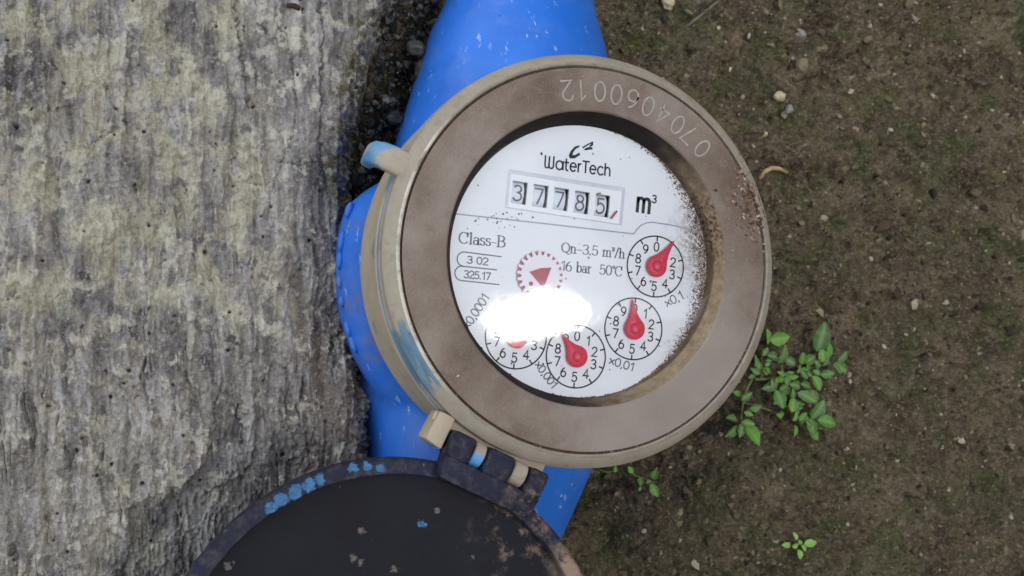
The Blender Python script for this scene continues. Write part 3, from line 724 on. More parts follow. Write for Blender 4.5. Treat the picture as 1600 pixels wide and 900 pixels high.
# body: barrel and tapered pipe ends, fused
def build_body():
    bm = bmesh.new()
    def tube(rings, segs=64, fac=lambda t: 1.0):
        rows = []
        for (c, u, v, r0) in rings:
            row = []
            for t in [2 * math.pi * k / segs for k in range(segs)]:
                r = r0 * fac(t)
                row.append(bm.verts.new([c[i] + r * (math.cos(t) * u[i] + math.sin(t) * v[i]) for i in range(3)]))
            rows.append(row)
        for a, b in zip(rows[:-1], rows[1:]):
            for k in range(segs): bm.faces.new((a[k], a[(k + 1) % segs], b[(k + 1) % segs], b[k]))
        bm.faces.new(rows[0][::-1]); bm.faces.new(rows[-1])
    z = (0, 0, 1)
    tube([((0, 0, zz), (1, 0, 0), (0, 1, 0), r) for zz, r in ((-72, 34), (-66, 46), (-60, 53), (-54, 55.4), (-47, 55.4), (-43, 54.2), (-39, 51.6), (-35, 50.2), (-28, 49))], 96, lambda t: 1 - 0.13 * float(sstep(158, 138, np.array(math.degrees(t)))))
    d = (0.2079, 0.9781, 0); u = (0.9781, -0.2079, 0)
    prof = [(-170, 19), (-120, 20), (-90, 22), (-75, 25.5), (-55, 32.5), (-35, 37.5), (0, 38), (37, 33.8), (59, 29.4), (72, 26.8), (81, 23.4), (91, 20.6), (104, 19.5), (170, 19)]
    tube([((-6 + d[0] * s, d[1] * s, -64), u, z, r) for s, r in prof])
    o = bm_obj('body', bm, M['blue'], meter)
    m = o.modifiers.new('fuse', 'REMESH'); m.mode = 'VOXEL'; m.voxel_size = 0.0010; m.use_smooth_shade = True
    s = o.modifiers.new('soften', 'SMOOTH'); s.factor = 0.6; s.iterations = 14
    o['label'] = 'blue painted body and pipe ends with scratches'
    return o
body = build_body()

def blob(name, c, r, mat, parent, rot=(0, 0, 0), sub=2, jit=0.0, seed=0):
    bm = bmesh.new(); bmesh.ops.create_icosphere(bm, subdivisions=sub, radius=1)
    rr = random.Random(seed)
    if jit:
        ph = [rr.uniform(0, 6.28) for _ in range(6)]
        for v in bm.verts:
            n_ = math.sin(2.1 * v.co.x + ph[0]) * math.sin(2.7 * v.co.y + ph[1]) + math.sin(3.3 * v.co.z + ph[2]) * math.sin(2.5 * v.co.x + ph[3]) + 0.6 * math.sin(5 * v.co.y + ph[4]) * math.sin(5 * v.co.z + ph[5])
            v.co *= 1 + jit * n_ + rr.uniform(-jit, jit) * 0.25
    bmesh.ops.scale(bm, vec=r, verts=bm.verts)
    bmesh.ops.rotate(bm, matrix=Matrix.Rotation(rot[2], 3, 'Z') @ Matrix.Rotation(rot[1], 3, 'Y') @ Matrix.Rotation(rot[0], 3, 'X'), verts=bm.verts)
    bmesh.ops.translate(bm, vec=c, verts=bm.verts)
    return bm_obj(name, bm, mat, parent)

for (az, z, ln) in ((157, -44.5, 2.4), (166, -45, 3.0), (171.5, -45, 2.6), (177.5, -45.2, 2.0), (183, -45.2, 1.7), (191, -45.4, 2.6), (195.5, -45.2, 2.6)):
    a = R(az); blob('cast_bump', (54.9 * math.cos(a), 54.9 * math.sin(a), z), (1.1, ln, 1.2), M['blue'], body, (0, 0, a))

# bezel
prof = [(33.9, -7.4), (34.0, -6.4), (36.15, -0.35), (36.5, 0.0), (46.4, 0.12), (46.85, 0.0), (46.95, -0.6), (47.35, -0.65), (47.5, 0.1), (47.85, 0.28), (48.3, 0.12), (50.6, -2.3), (51.0, -2.9),
        (51.0, -6.2), (51.35, -6.5), (51.4, -7.8), (51.1, -8.1), (51.15, -9.4), (51.45, -9.8), (51.45, -11.5), (51.2, -12.2), (51.2, -33.6), (50.4, -34.8), (40, -34.9)]
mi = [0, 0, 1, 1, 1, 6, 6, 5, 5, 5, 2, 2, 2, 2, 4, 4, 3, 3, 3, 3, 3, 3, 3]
bezel = lathe('bezel', prof, [M['cone'], M['face'], M['lip'], M['flank'], M['bead'], M['worn_lit'], M['groove']], meter, 256, mi, ang=30, wob=0.025)
bezel['label'] = 'round dusty brown bezel with engraved number'

lathe('register_case', [(34.6, -7.9), (34.6, -17.5), (0.01, -17.5)], M['ink'], meter, 64)
# engraved serial number, tops towards the dial
pos = [(32.4, 24.9), (29.4, 28.6), (26.6, 31.4), (23.1, 34.3), (19.3, 36.7), (15.3, 38.6), (11.1, 40.1), (6.8, 41.1), (2.4, 41.5), (-1.7, 41.4)]
V, F = [], []
for ch, (x, y) in zip('0704060012', pos):
    v, f, w_ = word(ch, DIG, 5.1, 0.46)
    az = math.atan2(y, x); b = len(V)
    V += place2d([(a - w_ / 2, q - 2.55) for a, q in v], 41.4 * math.cos(az), 41.3 * math.sin(az), az + math.pi / 2, 0.16); F += [tuple(i + b for i in q) for q in f]
mesh('engraved_number', V, F, M['scratch'], bezel, False)

# seal lug on the bezel
def rounded_block(name, size, c, rotz, mat, parent, bev=1.0, segs=3, tilt=0.0, taper=None):
    bm = bmesh.new(); bmesh.ops.create_cube(bm, size=1); bmesh.ops.scale(bm, vec=size, verts=bm.verts)
    if taper:
        for v in bm.verts:
            if v.co.x > 0: v.co.y *= taper; 
    bmesh.ops.bevel(bm, geom=bm.edges[:], offset=bev, segments=segs, affect='EDGES', profile=0.5, clamp_overlap=True)
    bmesh.ops.rotate(bm, matrix=Matrix.Rotation(rotz, 3, 'Z') @ Matrix.Rotation(tilt, 3, 'Y'), verts=bm.verts)
    bmesh.ops.translate(bm, vec=c, verts=bm.verts)
    return autosmooth(bm_obj(name, bm, mat, parent), 50)
la = R(149)
def lug():
    # a bent tab: swept rounded section running outwards and turning down at its tip
    bm = bmesh.new(); rows = []
    path = [(48.2, -4.0, 3.3, 2.0), (51, -3.8, 3.2, 1.9), (54, -3.7, 3.2, 1.9), (55.8, -4.4, 3.1, 2.0), (57.3, -6.2, 3.0, 2.1), (57.8, -9.0, 2.9, 2.0), (57.8, -12, 2.6, 1.7)]
    for i, (r, z, hw, ht) in enumerate(path):
        a = path[max(0, i - 1)]; b = path[min(len(path) - 1, i + 1)]
        tr, tz = b[0] - a[0], b[1] - a[1]; L = math.hypot(tr, tz); nr, nz = -tz / L, tr / L
        row = []
        for k in range(20):
            t = 2 * math.pi * k / 20; ct, st = math.cos(t), math.sin(t)
            px_ = math.copysign(abs(ct) ** 0.55, ct) * hw; pz_ = math.copysign(abs(st) ** 0.55, st) * ht
            rr, zz = r + nr * pz_, z + nz * pz_
            row.append(bm.verts.new((rr * math.cos(la) - px_ * math.sin(la), rr * math.sin(la) + px_ * math.cos(la), zz)))
        rows.append(row)
    for a, b in zip(rows[:-1], rows[1:]):
        for k in range(20): bm.faces.new((a[k], a[(k + 1) % 20], b[(k + 1) % 20], b[k]))
    bm.faces.new(rows[0]); bm.faces.new(rows[-1][::-1])
    o = autosmooth(bm_obj('seal_lug', bm, M['lug'], bezel), 55); o['label'] = 'tan lug with light blue paint left on it'
lug()

# dial plate with a rectangular opening for the counter
BX0, BX1, BY0, BY1 = -21.4, 9.6, 10.2, 19.8
def build_plate():
    cx, cy = (BX0 + BX1) / 2, (BY0 + BY1) / 2; n = 160
    inn, out = [], []
    for k in range(n):
        t = 2 * math.pi * k / n; dx, dy = math.cos(t), math.sin(t)
        m = min((BX1 - BX0) / 2 / abs(dx) if abs(dx) > 1e-9 else 1e9, (BY1 - BY0) / 2 / abs(dy) if abs(dy) > 1e-9 else 1e9)
        inn.append((cx + dx * m, cy + dy * m))
        b = cx * dx + cy * dy; c = cx * cx + cy * cy - 34.8 ** 2; r = -b + math.sqrt(b * b - c)
        out.append((cx + dx * r, cy + dy * r))
    # put the exact corners in
    for q in ((BX0, BY0), (BX1, BY0), (BX1, BY1), (BX0, BY1)):
        i = min(range(n), key=lambda i: math.dist(inn[i], q)); inn[i] = q
    V = dial([(*p, 0.0) for p in inn] + [(*p, 0.0) for p in out] + [(*p, -1.2) for p in inn] + [(*p, -1.2) for p in out]); F = []
    for k in range(n):
        j = (k + 1) % n
        F += [(k, n + k, n + j, j), (2 * n + k, 2 * n + j, 3 * n + j, 3 * n + k), (k, j, 2 * n + j, 2 * n + k), (n + k, 3 * n + k, 3 * n + j, n + j)]
    o = mesh('dial_plate', V, F, M['white'], meter, False); o['label'] = 'white printed dial plate'
    return o
plate = build_plate()

# lettering printed on the dial
write('brand_lettering', 'WaterTech', ROUND, 3.1, 0.42, (-12.3, 21.6), M['ink'], plate, width=17.7, rot=R(1.8), track=0.06)
def logo():
    V, F = [], []
    def poly(p):
        b = len(V); V.extend(p); F.append(tuple(range(b, b + len(p))))
    poly([(-3.6, 28.75), (-4.9, 28.2), (-5.8, 27.0), (-6.3, 25.7), (-5.9, 25.0), (-5.3, 25.6), (-5.2, 26.6), (-4.6, 27.6), (-3.75, 28.2)])
    poly([(-5.9, 25.0), (-4.6, 25.2), (-3.3, 26.3), (-3.5, 26.9), (-4.6, 26.1), (-5.3, 25.9)])
    poly([(-2.95, 28.35), (-1.7, 29.35), (-0.2, 30.3), (-0.3, 29.75), (-0.9, 29.5), (-1.7, 28.9), (-2.7, 28.0)])
    poly([(-0.2, 30.3), (-0.1, 29.3), (-0.75, 28.75), (-1.15, 28.9), (-0.7, 29.5)])
    poly([(-2.5, 27.7), (-1.9, 28.35), (-1.2, 28.7), (-0.15, 28.75), (-0.2, 28.2), (-1.2, 27.95), (-1.8, 27.7)])
    mesh('logo_mark', dial(V), F, M['ink'], plate, False)
logo()
write('unit_lettering', 'm', BOLD, 4.1, 0.85, (13.0, 14.3), M['ink'], plate, width=4.0, rot=R(0))
write('unit_exponent', '3', DIG, 2.0, 0.36, (17.2, 17.2), M['ink'], plate)
write('class_lettering', 'Class-B', SERIF, 2.75, 0.42, (-32.0, -0.05), M['ink_grey'], plate, width=12.0, rot=R(2.6), contrast=0.4)
write('flow_lettering', 'Qn_3.5 m^/h', SERIF, 2.45, 0.36, (-5.8, 1.3), M['ink_grey'], plate, width=17.0, rot=R(2.2), contrast=0.45)
write('pressure_lettering', '16 bar  50oC', SERIF, 2.5, 0.36, (-5.5, -3.3), M['ink_grey'], plate, width=16.5, rot=R(2.2), contrast=0.45)
write('approval_number', '3 02', DIG, 1.75, 0.3, (-29.4, -4.6), M['ink_grey'], plate, width=5.4, rot=R(2))
write('approval_number', '325.17', DIG, 1.8, 0.3, (-29.8, -8.2), M['ink_grey'], plate, width=6.7, rot=R(2))
def pills():
    V, F = [], []
    ribbon([(-21.0, -1.9)] + [(-30.2 + x, y - 3.75 + 0.0) for x, y in A(0, 0, 1.7, 1.75, 90, 270, 12)] + [(-21.8, -5.25)], 0.3, V, F)
    ribbon([(-30.2, -5.5)] + [(-30.4 + x, y - 7.2) for x, y in A(0, 0, 1.7, 1.75, 90, 270, 12)] + [(-20.8, -8.75)], 0.3, V, F)
    mesh('approval_frame', dial(V, 0.05), F, M['ink_grey'], plate, False)
    V, F = [], []
    ribbon([(-33.2, 6.9), (-12, 7.7), (13.0, 8.5)] + [(13.0, 8.5), (13.7, 9.6), (14.8, 11.0), (16.4, 11.9), (18.0, 12.2), (24.0, 12.2), (31, 11.6)], 0.34, V, F)
    mesh('dividing_line', dial(V, 0.05), F, M['ink_pale'], plate, False)
pills()

# counter: sloped frame, white mask with five windows, digit wheels behind
counter = empty('counter'); counter.parent = meter
def counter_build():
    zt, zm = -0.02, -0.55
    ix0, ix1, iy0, iy1 = BX0 + 1.0, BX1 - 0.6, BY0 + 0.4, BY1 - 0.9
    o_ = [(BX0 + .03, BY0 + .03), (BX1 - .03, BY0 + .03), (BX1 - .03, BY1 - .03), (BX0 + .03, BY1 - .03)]; i_ = [(ix0, iy0), (ix1, iy0), (ix1, iy1), (ix0, iy1)]
    V = dial([(*p, zt) for p in o_] + [(*p, zm) for p in i_]); F = [(k, (k + 1) % 4, 4 + (k + 1) % 4, 4 + k) for k in range(4)]
    mesh('counter_frame', V, F, M['ink_pale'] if False else M['wheel'], counter, False)
    cs = [-17.9, -12.45, -7.0, -1.5, 4.05]; hw = 1.95; y0, y1 = 11.75, 17.35
    V, F = [], []
    def box2(x0, x1, ya, yb):
        b = len(V); V.extend([(x0, ya, zm), (x1, ya, zm), (x1, yb, zm), (x0, yb, zm), (x0, ya, zm - .9), (x1, ya, zm - .9), (x1, yb, zm - .9), (x0, yb, zm - .9)])
        F.extend([tuple(b + i for i in q) for q in ((0, 1, 2, 3), (7, 6, 5, 4), (0, 4, 5, 1), (1, 5, 6, 2), (2, 6, 7, 3), (3, 7, 4, 0))])
    box2(ix0, ix1, iy0, y0); box2(ix0, ix1, y1, iy1)
    xs = [ix0] + [v for c in cs for v in (c - hw, c + hw)] + [ix1]
    for a, b in zip(xs[::2], xs[1::2]): box2(a, b, y0, y1)
    mesh('window_mask', dial(V), F, M['mask'], counter, False)
    for c, d in zip(cs, '37785'):
        # wheel: a drum turning about the dial's x axis
        r, n = 4.0, 48; yc, zc = 14.55, zm - 0.45 - r
        V = []; F = []
        for x in (c - 1.9, c + 1.3):
            V += [(x, yc + r * math.sin(2 * math.pi * k / n), zc + r * math.cos(2 * math.pi * k / n)) for k in range(n)]
        F = [(k, n + k, n + (k + 1) % n, (k + 1) % n) for k in range(n)] + [tuple(range(n))[::-1], tuple(range(n, 2 * n))]
        wh = mesh('digit_wheel', dial(V), F, M['wheel'], counter, False)
        v, f, w_ = word(d, DIG, 4.1, 0.5, fine=True); v = [((a - w_ / 2) * .92 + c - 0.15, b - 2.05) for a, b in v]
        mesh('digit', dial([(a, yc + r * math.sin(b / r), zc + (r + .05) * math.cos(b / r)) for a, b in v]), f, M['ink_grey'], wh, False)
        V, F = [], []
        for q in (-2.6, -0.8, 1.2, 2.9):
            b0 = len(V)
            for qq in (q - 0.55, q + 0.45): V += [(c + 1.36, yc + r * math.sin(qq / r), zc + r * math.cos(qq / r)), (c + 1.8, yc + r * math.sin(qq / r), zc + r * math.cos(qq / r))]
            F.append((b0, b0 + 1, b0 + 3, b0 + 2))
        mesh('carry_teeth', dial(V), F, M['ink'], wh, False)
counter_build()

# four small pointer dials
def pointer(cx, cy, tip, parent):
    tx, ty = tip[0] - cx, tip[1] - cy; L = math.hypot(tx, ty); a = math.atan2(ty, tx); r = 2.75
    al = math.acos(r / L) * 0.93; out = []
    for k in range(29):
        t = al + (2 * math.pi - 2 * al) * k / 28; out.append((r * math.cos(t), r * math.sin(t)))
    # concave flanks to the tip
    e = out[-1]; s = out[0]
    out += [(e[0] + (L - e[0]) * q, e[1] * (1 - q) * (1 - 0.32 * math.sin(math.pi * q))) for q in (.25, .5, .75)] + [(L, -0.12), (L, 0.12)]
    out += [(L + (s[0] - L) * q, s[1] * q * (1 - 0.32 * math.sin(math.pi * q))) for q in (.25, .5, .75)]
    n = len(out); V = []; F = []
    for sc_, z in ((1, 0.55), (1, 0.85), (.86, 1.15), (.55, 1.3), (.5, 1.5), (.3, 1.75)):
        for (x, y) in out:
            if z > 1.2:
                m = math.hypot(x, y); k = min(1, r / m); x, y = x * k, y * k
            x, y = x * sc_, y * sc_
            V.append((cx + x * math.cos(a) - y * math.sin(a), cy + x * math.sin(a) + y * math.cos(a), z))
    for l in range(5):
        for k in range(n): F.append((l * n + k, l * n + (k + 1) % n, (l + 1) * n + (k + 1) % n, (l + 1) * n + k))
    F.append(tuple(range(5 * n, 6 * n))); F.append(tuple(range(n))[::-1])
    o = mesh('pointer', dial(V), F, M['red'], parent, True); autosmooth(o, 45)
    return o

def sub_dial(cx, cy, tip, mult, mrot, mat_at, msize, mw_, desc):
    V, F = [], []
    rad = 7.75
    ribbon([(cx + x, cy + y) for x, y in A(0, 0, rad, rad, 0, 360, 64)], 0.36, V, F)
    for k in range(10):
        t = R(90 - 36 * k + 1.5); ribbon([(cx + rad * math.cos(t), cy + rad * math.sin(t)), (cx + (rad - 1.15) * math.cos(t), cy + (rad - 1.15) * math.sin(t))], 0.38, V, F)
    s = mesh('sub_dial', dial(V, 0.05), F, M['ink'], meter, False); s['label'] = desc
    V, F = [], []
    for k in range(10):
        t = R(90 - 36 * k + 1.5); v, f, w_ = word(str(k), DIG, 2.35, 0.34); b = len(V)
        V += [(a - w_ / 2 + cx + 5.05 * math.cos(t), q - 1.18 + cy + 5.05 * math.sin(t)) for a, q in v]; F += [tuple(i + b for i in q) for q in f]
    mesh('dial_numerals', dial(V), F, M['ink'], s, False)
    write('multiplier_lettering', mult, DIG, msize, 0.32, mat_at, M['ink_grey'], s, width=mw_, rot=mrot)
    pointer(cx, cy, tip, s)
sub_dial(19.75, 1.05, (23.9, 8.1), 'x0,1', R(33), (23.9, -9.0), 2.2, 5.6, 'pointer dial marked x0,1 beside the flow lettering')
sub_dial(15.3, -15.4, (14.0, -8.1), 'x0,01', R(-10), (9.4, -24.9), 2.1, 7.0, 'pointer dial marked x0,01')
sub_dial(0.7, -23.95, (-3.7, -18.9), 'x0,001', R(-46), (-9.9, -27.2), 2.0, 7.6, 'pointer dial marked x0,001')
sub_dial(-15.2, -20.9, (-15.6, -13.4), 'x0,0001', R(62), (-27.2, -20.6), 2.2, 9.6, 'pointer dial under the white glare')

# star wheel
star = empty('star_wheel'); star.parent = meter
def star_build():
    cx, cy, nT = -10.8, -5.2, 22
    o_ = []
    for k in range(nT):
        for f_, r in ((-.34, 4.95), (-.16, 6.05), (.16, 6.05), (.34, 4.95)):
            t = 2 * math.pi * (k + f_) / nT; o_.append((cx + r * math.cos(t), cy + r * math.sin(t)))
    n = len(o_); V = [(*p, .25) for p in o_] + [(*p, .95) for p in o_]
    F = [(k, (k + 1) % n, n + (k + 1) % n, n + k) for k in range(n)] + [tuple(range(n, 2 * n)), tuple(range(n))[::-1]]
    mesh('toothed_wheel', dial(V), F, M['gear'], star, False)
    c = A(cx, cy, 5.95, 5.95, 0, 360, 48)[:-1]; mesh('wheel_back', dial([(*p, .2) for p in c]), [tuple(range(48))], M['pink'], star, False)
    t = [(-13.75, -4.75), (-9.8, -8.3), (-8.25, -3.0), (-11.0, -3.5)]
    V = [(*p, .97) for p in t] + [(*p, 1.1) for p in t]
    mesh('red_triangle', dial(V), [(4, 5, 6, 7), (0, 1, 5, 4), (1, 2, 6, 5), (2, 3, 7, 6), (3, 0, 4, 7)], M['dull_red'], star, False)
    c = A(-13.05, -7.6, .55, .55, 0, 360, 16)[:-1]
    mesh('red_dot', dial([(*p, 1.0) for p in c]), [tuple(range(16))], M['dull_red'], star, False)
star_build()

# a stray red-brown sliver lying by the last digit
V, F = [], []; ribbon([(6.6, 11.6), (7.9, 13.6)], 0.5, V, F); mesh('red_sliver', dial(V, 0.1), F, M['dull_red'], plate, False)
# domed window glass
def glass_build():
    RX, RY, r0, n, m = 650.0, 180.0, 34.35, 96, 14
    zf = lambda x, y: -2.8 - x * x / 2 / RX - y * y / 2 / RY
    V = [(0, 0, zf(0, 0))]; F = []
    for j in range(1, m + 1):
        r = r0 * j / m
        V += [(r * math.cos(2 * math.pi * k / n), r * math.sin(2 * math.pi * k / n), zf(r * math.cos(2 * math.pi * k / n), r * math.sin(2 * math.pi * k / n))) for k in range(n)]
    for k in range(n): F.append((0, 1 + k, 1 + (k + 1) % n))
    for j in range(m - 1):
        for k in range(n): F.append((1 + j * n + k, 1 + (j + 1) * n + k, 1 + (j + 1) * n + (k + 1) % n, 1 + j * n + (k + 1) % n))
    o = mesh('window_glass', V, F, M['glass'], meter, True); o['label'] = 'clear glass over the dial with white glare'
glass_build()

# grit trapped along the lower right of the dial and lying on the bezel
n = 4200; az = R(-14) + rng.normal(size=n) * 0.62; dep = np.abs(rng.normal(size=n)) * 2.3 * np.exp(-((az - R(-2)) / 0.75) ** 2)
r = 34.1 - dep; P = np.stack([r * np.cos(az), r * np.sin(az), np.full(n, ZD + 0.12)], 1)
grit('trapped_grit', P, 0.06 + 0.24 * rng.random(n) ** 3 * np.exp(-dep / 4), M['dirt'], meter, 0.45)
n = 240; ww = rng.random(n); P = np.stack([rng.uniform(-30, 30, n), rng.uniform(-30, 30, n)], 1); P = P[np.hypot(P[:, 0], P[:, 1]) < 33.5]
P = np.concatenate([P[:46], rng.normal(size=(26, 2)) * (4.5, 0.9) + (-20, 12.0)]); P = np.c_[P, np.full(len(P), ZD + 0.1)]
grit('trapped_specks', P, 0.10 + 0.16 * rng.random(len(P)), M['dirt'], meter, 0.5)
n = 420; P = np.stack([44.6 + rng.normal(size=n) * 2.6, 11 + rng.normal(size=n) * 5.2], 1); rr = np.hypot(P[:, 0], P[:, 1]); P = P[(rr < 50.2) & (rr > 38)]
rr = np.hypot(P[:, 0], P[:, 1]); zz = np.where(rr > 48, -(rr - 48) * 0.9, 0.1)
grit('bezel_grit', np.c_[P, zz + 0.12], 0.12 + 0.55 * rng.random(len(P)) ** 3, M['dirt'], meter, 0.6)
n = 90; az = rng.uniform(0, 2 * np.pi, n); az = np.where(rng.random(n) < .85, R(-40) + rng.normal(size=n) * 0.9, az)
P = np.stack([47.15 * np.cos(az), 47.15 * np.sin(az), np.full(n, -0.3)], 1)
grit('groove_grit', P, 0.10 + 0.16 * rng.random(n), M['dirt'], meter, 0.7)

# ------------------------------------------------------------------ hinge and lid
HA = -2.1348
er = np.array([math.cos(HA), math.sin(HA), 0]); et = np.array([-math.sin(HA), math.cos(HA), 0])   # et points to the lower right
ez = np.array([0, 0, 1.0])
def hp(u, v, z): return tuple(er * u + et * v + ez * z)
TL = 0.0485; LR = 53.0
la_ = er * math.cos(TL) + ez * math.sin(TL); ln_ = -er * math.sin(TL) + ez * math.cos(TL)
lc = er * 58 + ez * -4 + la_ * (LR + 0.4)
lid = empty('lid'); lid.parent = meter; lid['label'] = 'black lid hinged open, inner side up'

def lid_lathe(name, prof, parent, segs=160, mat='lid'):
    t = np.linspace(0, 2 * np.pi, segs, endpoint=False); V = []; F = []
    for r, z in prof:
        V.append(lc + r * (np.cos(t)[:, None] * la_ + np.sin(t)[:, None] * et) + z * ln_)
    for k in range(len(prof) - 1):
        for s in range(segs): F.append((k * segs + s, (k + 1) * segs + s, (k + 1) * segs + (s + 1) % segs, k * segs + (s + 1) % segs))
    return autosmooth(mesh(name, np.concatenate(V), F, M[mat], parent, True), 35)
lid_lathe('lid_panel', [(0.01, -3.6), (20, -3.55), (40, -3.5), (48.2, -3.5), (49.0, -3.3)], lid)
lid_lathe('lid_rim', [(49.0, -3.9), (49.0, -0.5), (49.3, -0.1), (51.0, 0.0), (52.3, -0.15), (52.9, -0.7), (53.0, -1.6), (53.0, -5.2), (52.4, -6.2), (50, -6.4), (0.01, -6.4)], lid, 160, 'lid_worn_lit')
def prism(name, pts, z0, z1, mat, parent, bev=0.5):
    bm = bmesh.new(); b = [bm.verts.new(hp(u, v, z0)) for u, v in pts]; t = [bm.verts.new(hp(u, v, z1 if not callable(z1) else z1(u))) for u, v in pts]
    n = len(pts); bm.faces.new(b[::-1]); bm.faces.new(t)
    for k in range(n): bm.faces.new((b[k], b[(k + 1) % n], t[(k + 1) % n], t[k]))
    bmesh.ops.recalc_face_normals(bm, faces=bm.faces)
    bmesh.ops.bevel(bm, geom=bm.edges[:], offset=bev, segments=2, affect='EDGES', profile=0.5, clamp_overlap=True)
    return autosmooth(bm_obj(name, bm, mat, parent), 40)
# hinge leaf of the lid: root strip and three fingers
prism('hinge_leaf', [(57.6, -12.6), (63.2, -11.6), (63.2, 12.2), (57.6, 13.2)], -6.5, 0.25, M['lid_worn_lit'], lid, 0.8)
for v0, v1 in ((-12.5, -6.6), (-2.9, 4.0), (8.4, 13.1)):
    prism('hinge_finger', [(51.6, v0), (58.0, v0), (58.0, v1), (51.6, v1)], -8.0, 0.1, M['lid_worn_lit'], lid, 0.9)
# knuckles of the bezel between them, and the outer hinge block
def knuckle(v0, v1, name='hinge_knuckle', u=54.6, z=-3.6, r=3.0):
    bm = bmesh.new(); rows = []
    for v in (v0, v0 + .3, v1 - .3, v1):
        q = r - (0.3 if v in (v0, v1) else 0)
        rows.append([bm.verts.new(hp(u + q * math.cos(t), v, z + q * math.sin(t))) for t in [2 * math.pi * k / 28 for k in range(28)]])
    for a, b in zip(rows[:-1], rows[1:]):
        for k in range(28): bm.faces.new((a[k], a[(k + 1) % 28], b[(k + 1) % 28], b[k]))
    bm.faces.new(rows[0][::-1]); bm.faces.new(rows[-1])
    return autosmooth(bm_obj(name, bm, M['knuckle'], bezel), 40)
knuckle(-6.2, -3.3); knuckle(4.4, 8.0)
prism('hinge_block', [(49.0, -17.2), (56.4, -17.6), (57.2, -12.9), (49.0, -12.9)], -13.0, -3.4, M['flank'], bezel, 0.6)
prism('hinge_bracket', [(48.6, -12.8), (52.6, -12.8), (52.6, 13), (48.6, 13)], -12.0, -6.0, M['flank'], bezel, 0.5)
blob('hinge_burr', hp(50.5, -17.6, -4.6), (1.4, .5, .5), M['flank'], bezel, (0, 0, HA))

# ------------------------------------------------------------------ plants
def leaf_mesh(name, asp=0.5, fold=0.22, curl=0.25, seed=0):
    rr = random.Random(seed); nu, nv = 9, 5; V, F, vein = [], [], []
    for i in range(nu):
        u = i / (nu - 1)
        half = asp * 0.5 * (math.sin(math.pi * min(1, u ** 0.82)) ** 0.8 if 0 < u < 1 else 0.0) * (1 + 0.05 * math.sin(19 * u + seed))
        half = max(half, 0.015)
        for j in range(nv):
            v = (j / (nv - 1) - 0.5) * 2
            V.append((u, v * half, fold * abs(v) * half * 1.2 - curl * (u - 0.35) ** 2 + 0.02 * math.sin(8 * u + 2 * v + seed)))
            vein.append(1.0 if j == nv // 2 else (0.25 if i % 2 else 0.0))
    for i in range(nu - 1):
        for j in range(nv - 1): F.append((i * nv + j, i * nv + j + 1, (i + 1) * nv + j + 1, (i + 1) * nv + j))
    me = bpy.data.meshes.new(name); me.from_pydata(V, [], F); me.update()
    me.polygons.foreach_set('use_smooth', [True] * len(me.polygons))
    at = me.attributes.new('vein', 'FLOAT', 'POINT'); at.data.foreach_set('value', vein)
    return me
LEAF = {}
for k, mt in (('leaf', M['leaf']), ('leaf_dark', M['leaf_dark']), ('sprout', M['sprout'])):
    LEAF[k] = []
    for s in range(4):
        me = leaf_mesh('leaf', (0.58, 0.68, 0.54, 0.62)[s], 0.3, (0.3, 0.15, 0.4, 0.25)[s], s); me.materials.append(mt); LEAF[k].append(me)

def stem_mesh(name, paths, rad, mat, parent, z):
    V, F = [], []
    for pts in paths:
        q = [Vector((x, y, z(x, y) if callable(z) else z)) for x, y in pts]
        n = len(q)
        for i in range(n):
            t = (q[min(n - 1, i + 1)] - q[max(0, i - 1)]).normalized(); s = t.cross(Vector((0, 0, 1))).normalized(); u = s.cross(t)
            r = rad * (1 - 0.45 * i / max(1, n - 1))
            for k in range(7):
                a = 2 * math.pi * k / 7; V.append(tuple(q[i] + (s * math.cos(a) + u * math.sin(a)) * r))
        b = len(V) - n * 7
        for i in range(n - 1):
            for k in range(7): F.append((b + i * 7 + k, b + i * 7 + (k + 1) % 7, b + (i + 1) * 7 + (k + 1) % 7, b + (i + 1) * 7 + k))
        F += [tuple(range(b, b + 7))[::-1], tuple(range(b + (n - 1) * 7, b + n * 7))]
    return mesh(name, V, F, mat, parent, True)

def plant(name, label, leaves, stems, z, kinds, stem_r, zs, group=None, seed=1):
    rr = random.Random(seed)
    x0, y0 = leaves[0][0], leaves[0][1]
    root = empty(name, (x0, y0, soil_z(x0, y0) + ZO)); tag(root, label, 'plant', group)
    inv = Matrix.Translation(-root.location)
    if stems: stem_mesh('stem', stems, stem_r, M['stem'], root, zs)
    for i, (x, y, L, a) in enumerate(leaves):
        me = LEAF[rr.choice(kinds)][rr.randrange(4)]
        o = bpy.data.objects.new('leaf', me); col.objects.link(o); o.parent = root; o.matrix_parent_inverse = inv
        zz = (z(x, y) if callable(z) else z) + rr.uniform(-0.8, 2.2) * (0.4 + L / 9)
        o.matrix_basis = Matrix.Translation(((x) * S, (y) * S, (zz + ZO) * S)) @ Matrix.Rotation(R(a), 4, 'Z') @ Matrix.Rotation(R(rr.uniform(-28, 8)), 4, 'Y') @ Matrix.Rotation(R(rr.uniform(-28, 28)), 4, 'X') @ Matrix.Diagonal((L * S * 1.14, L * S * rr.uniform(1.05, 1.3), L * S, 1))
    return root

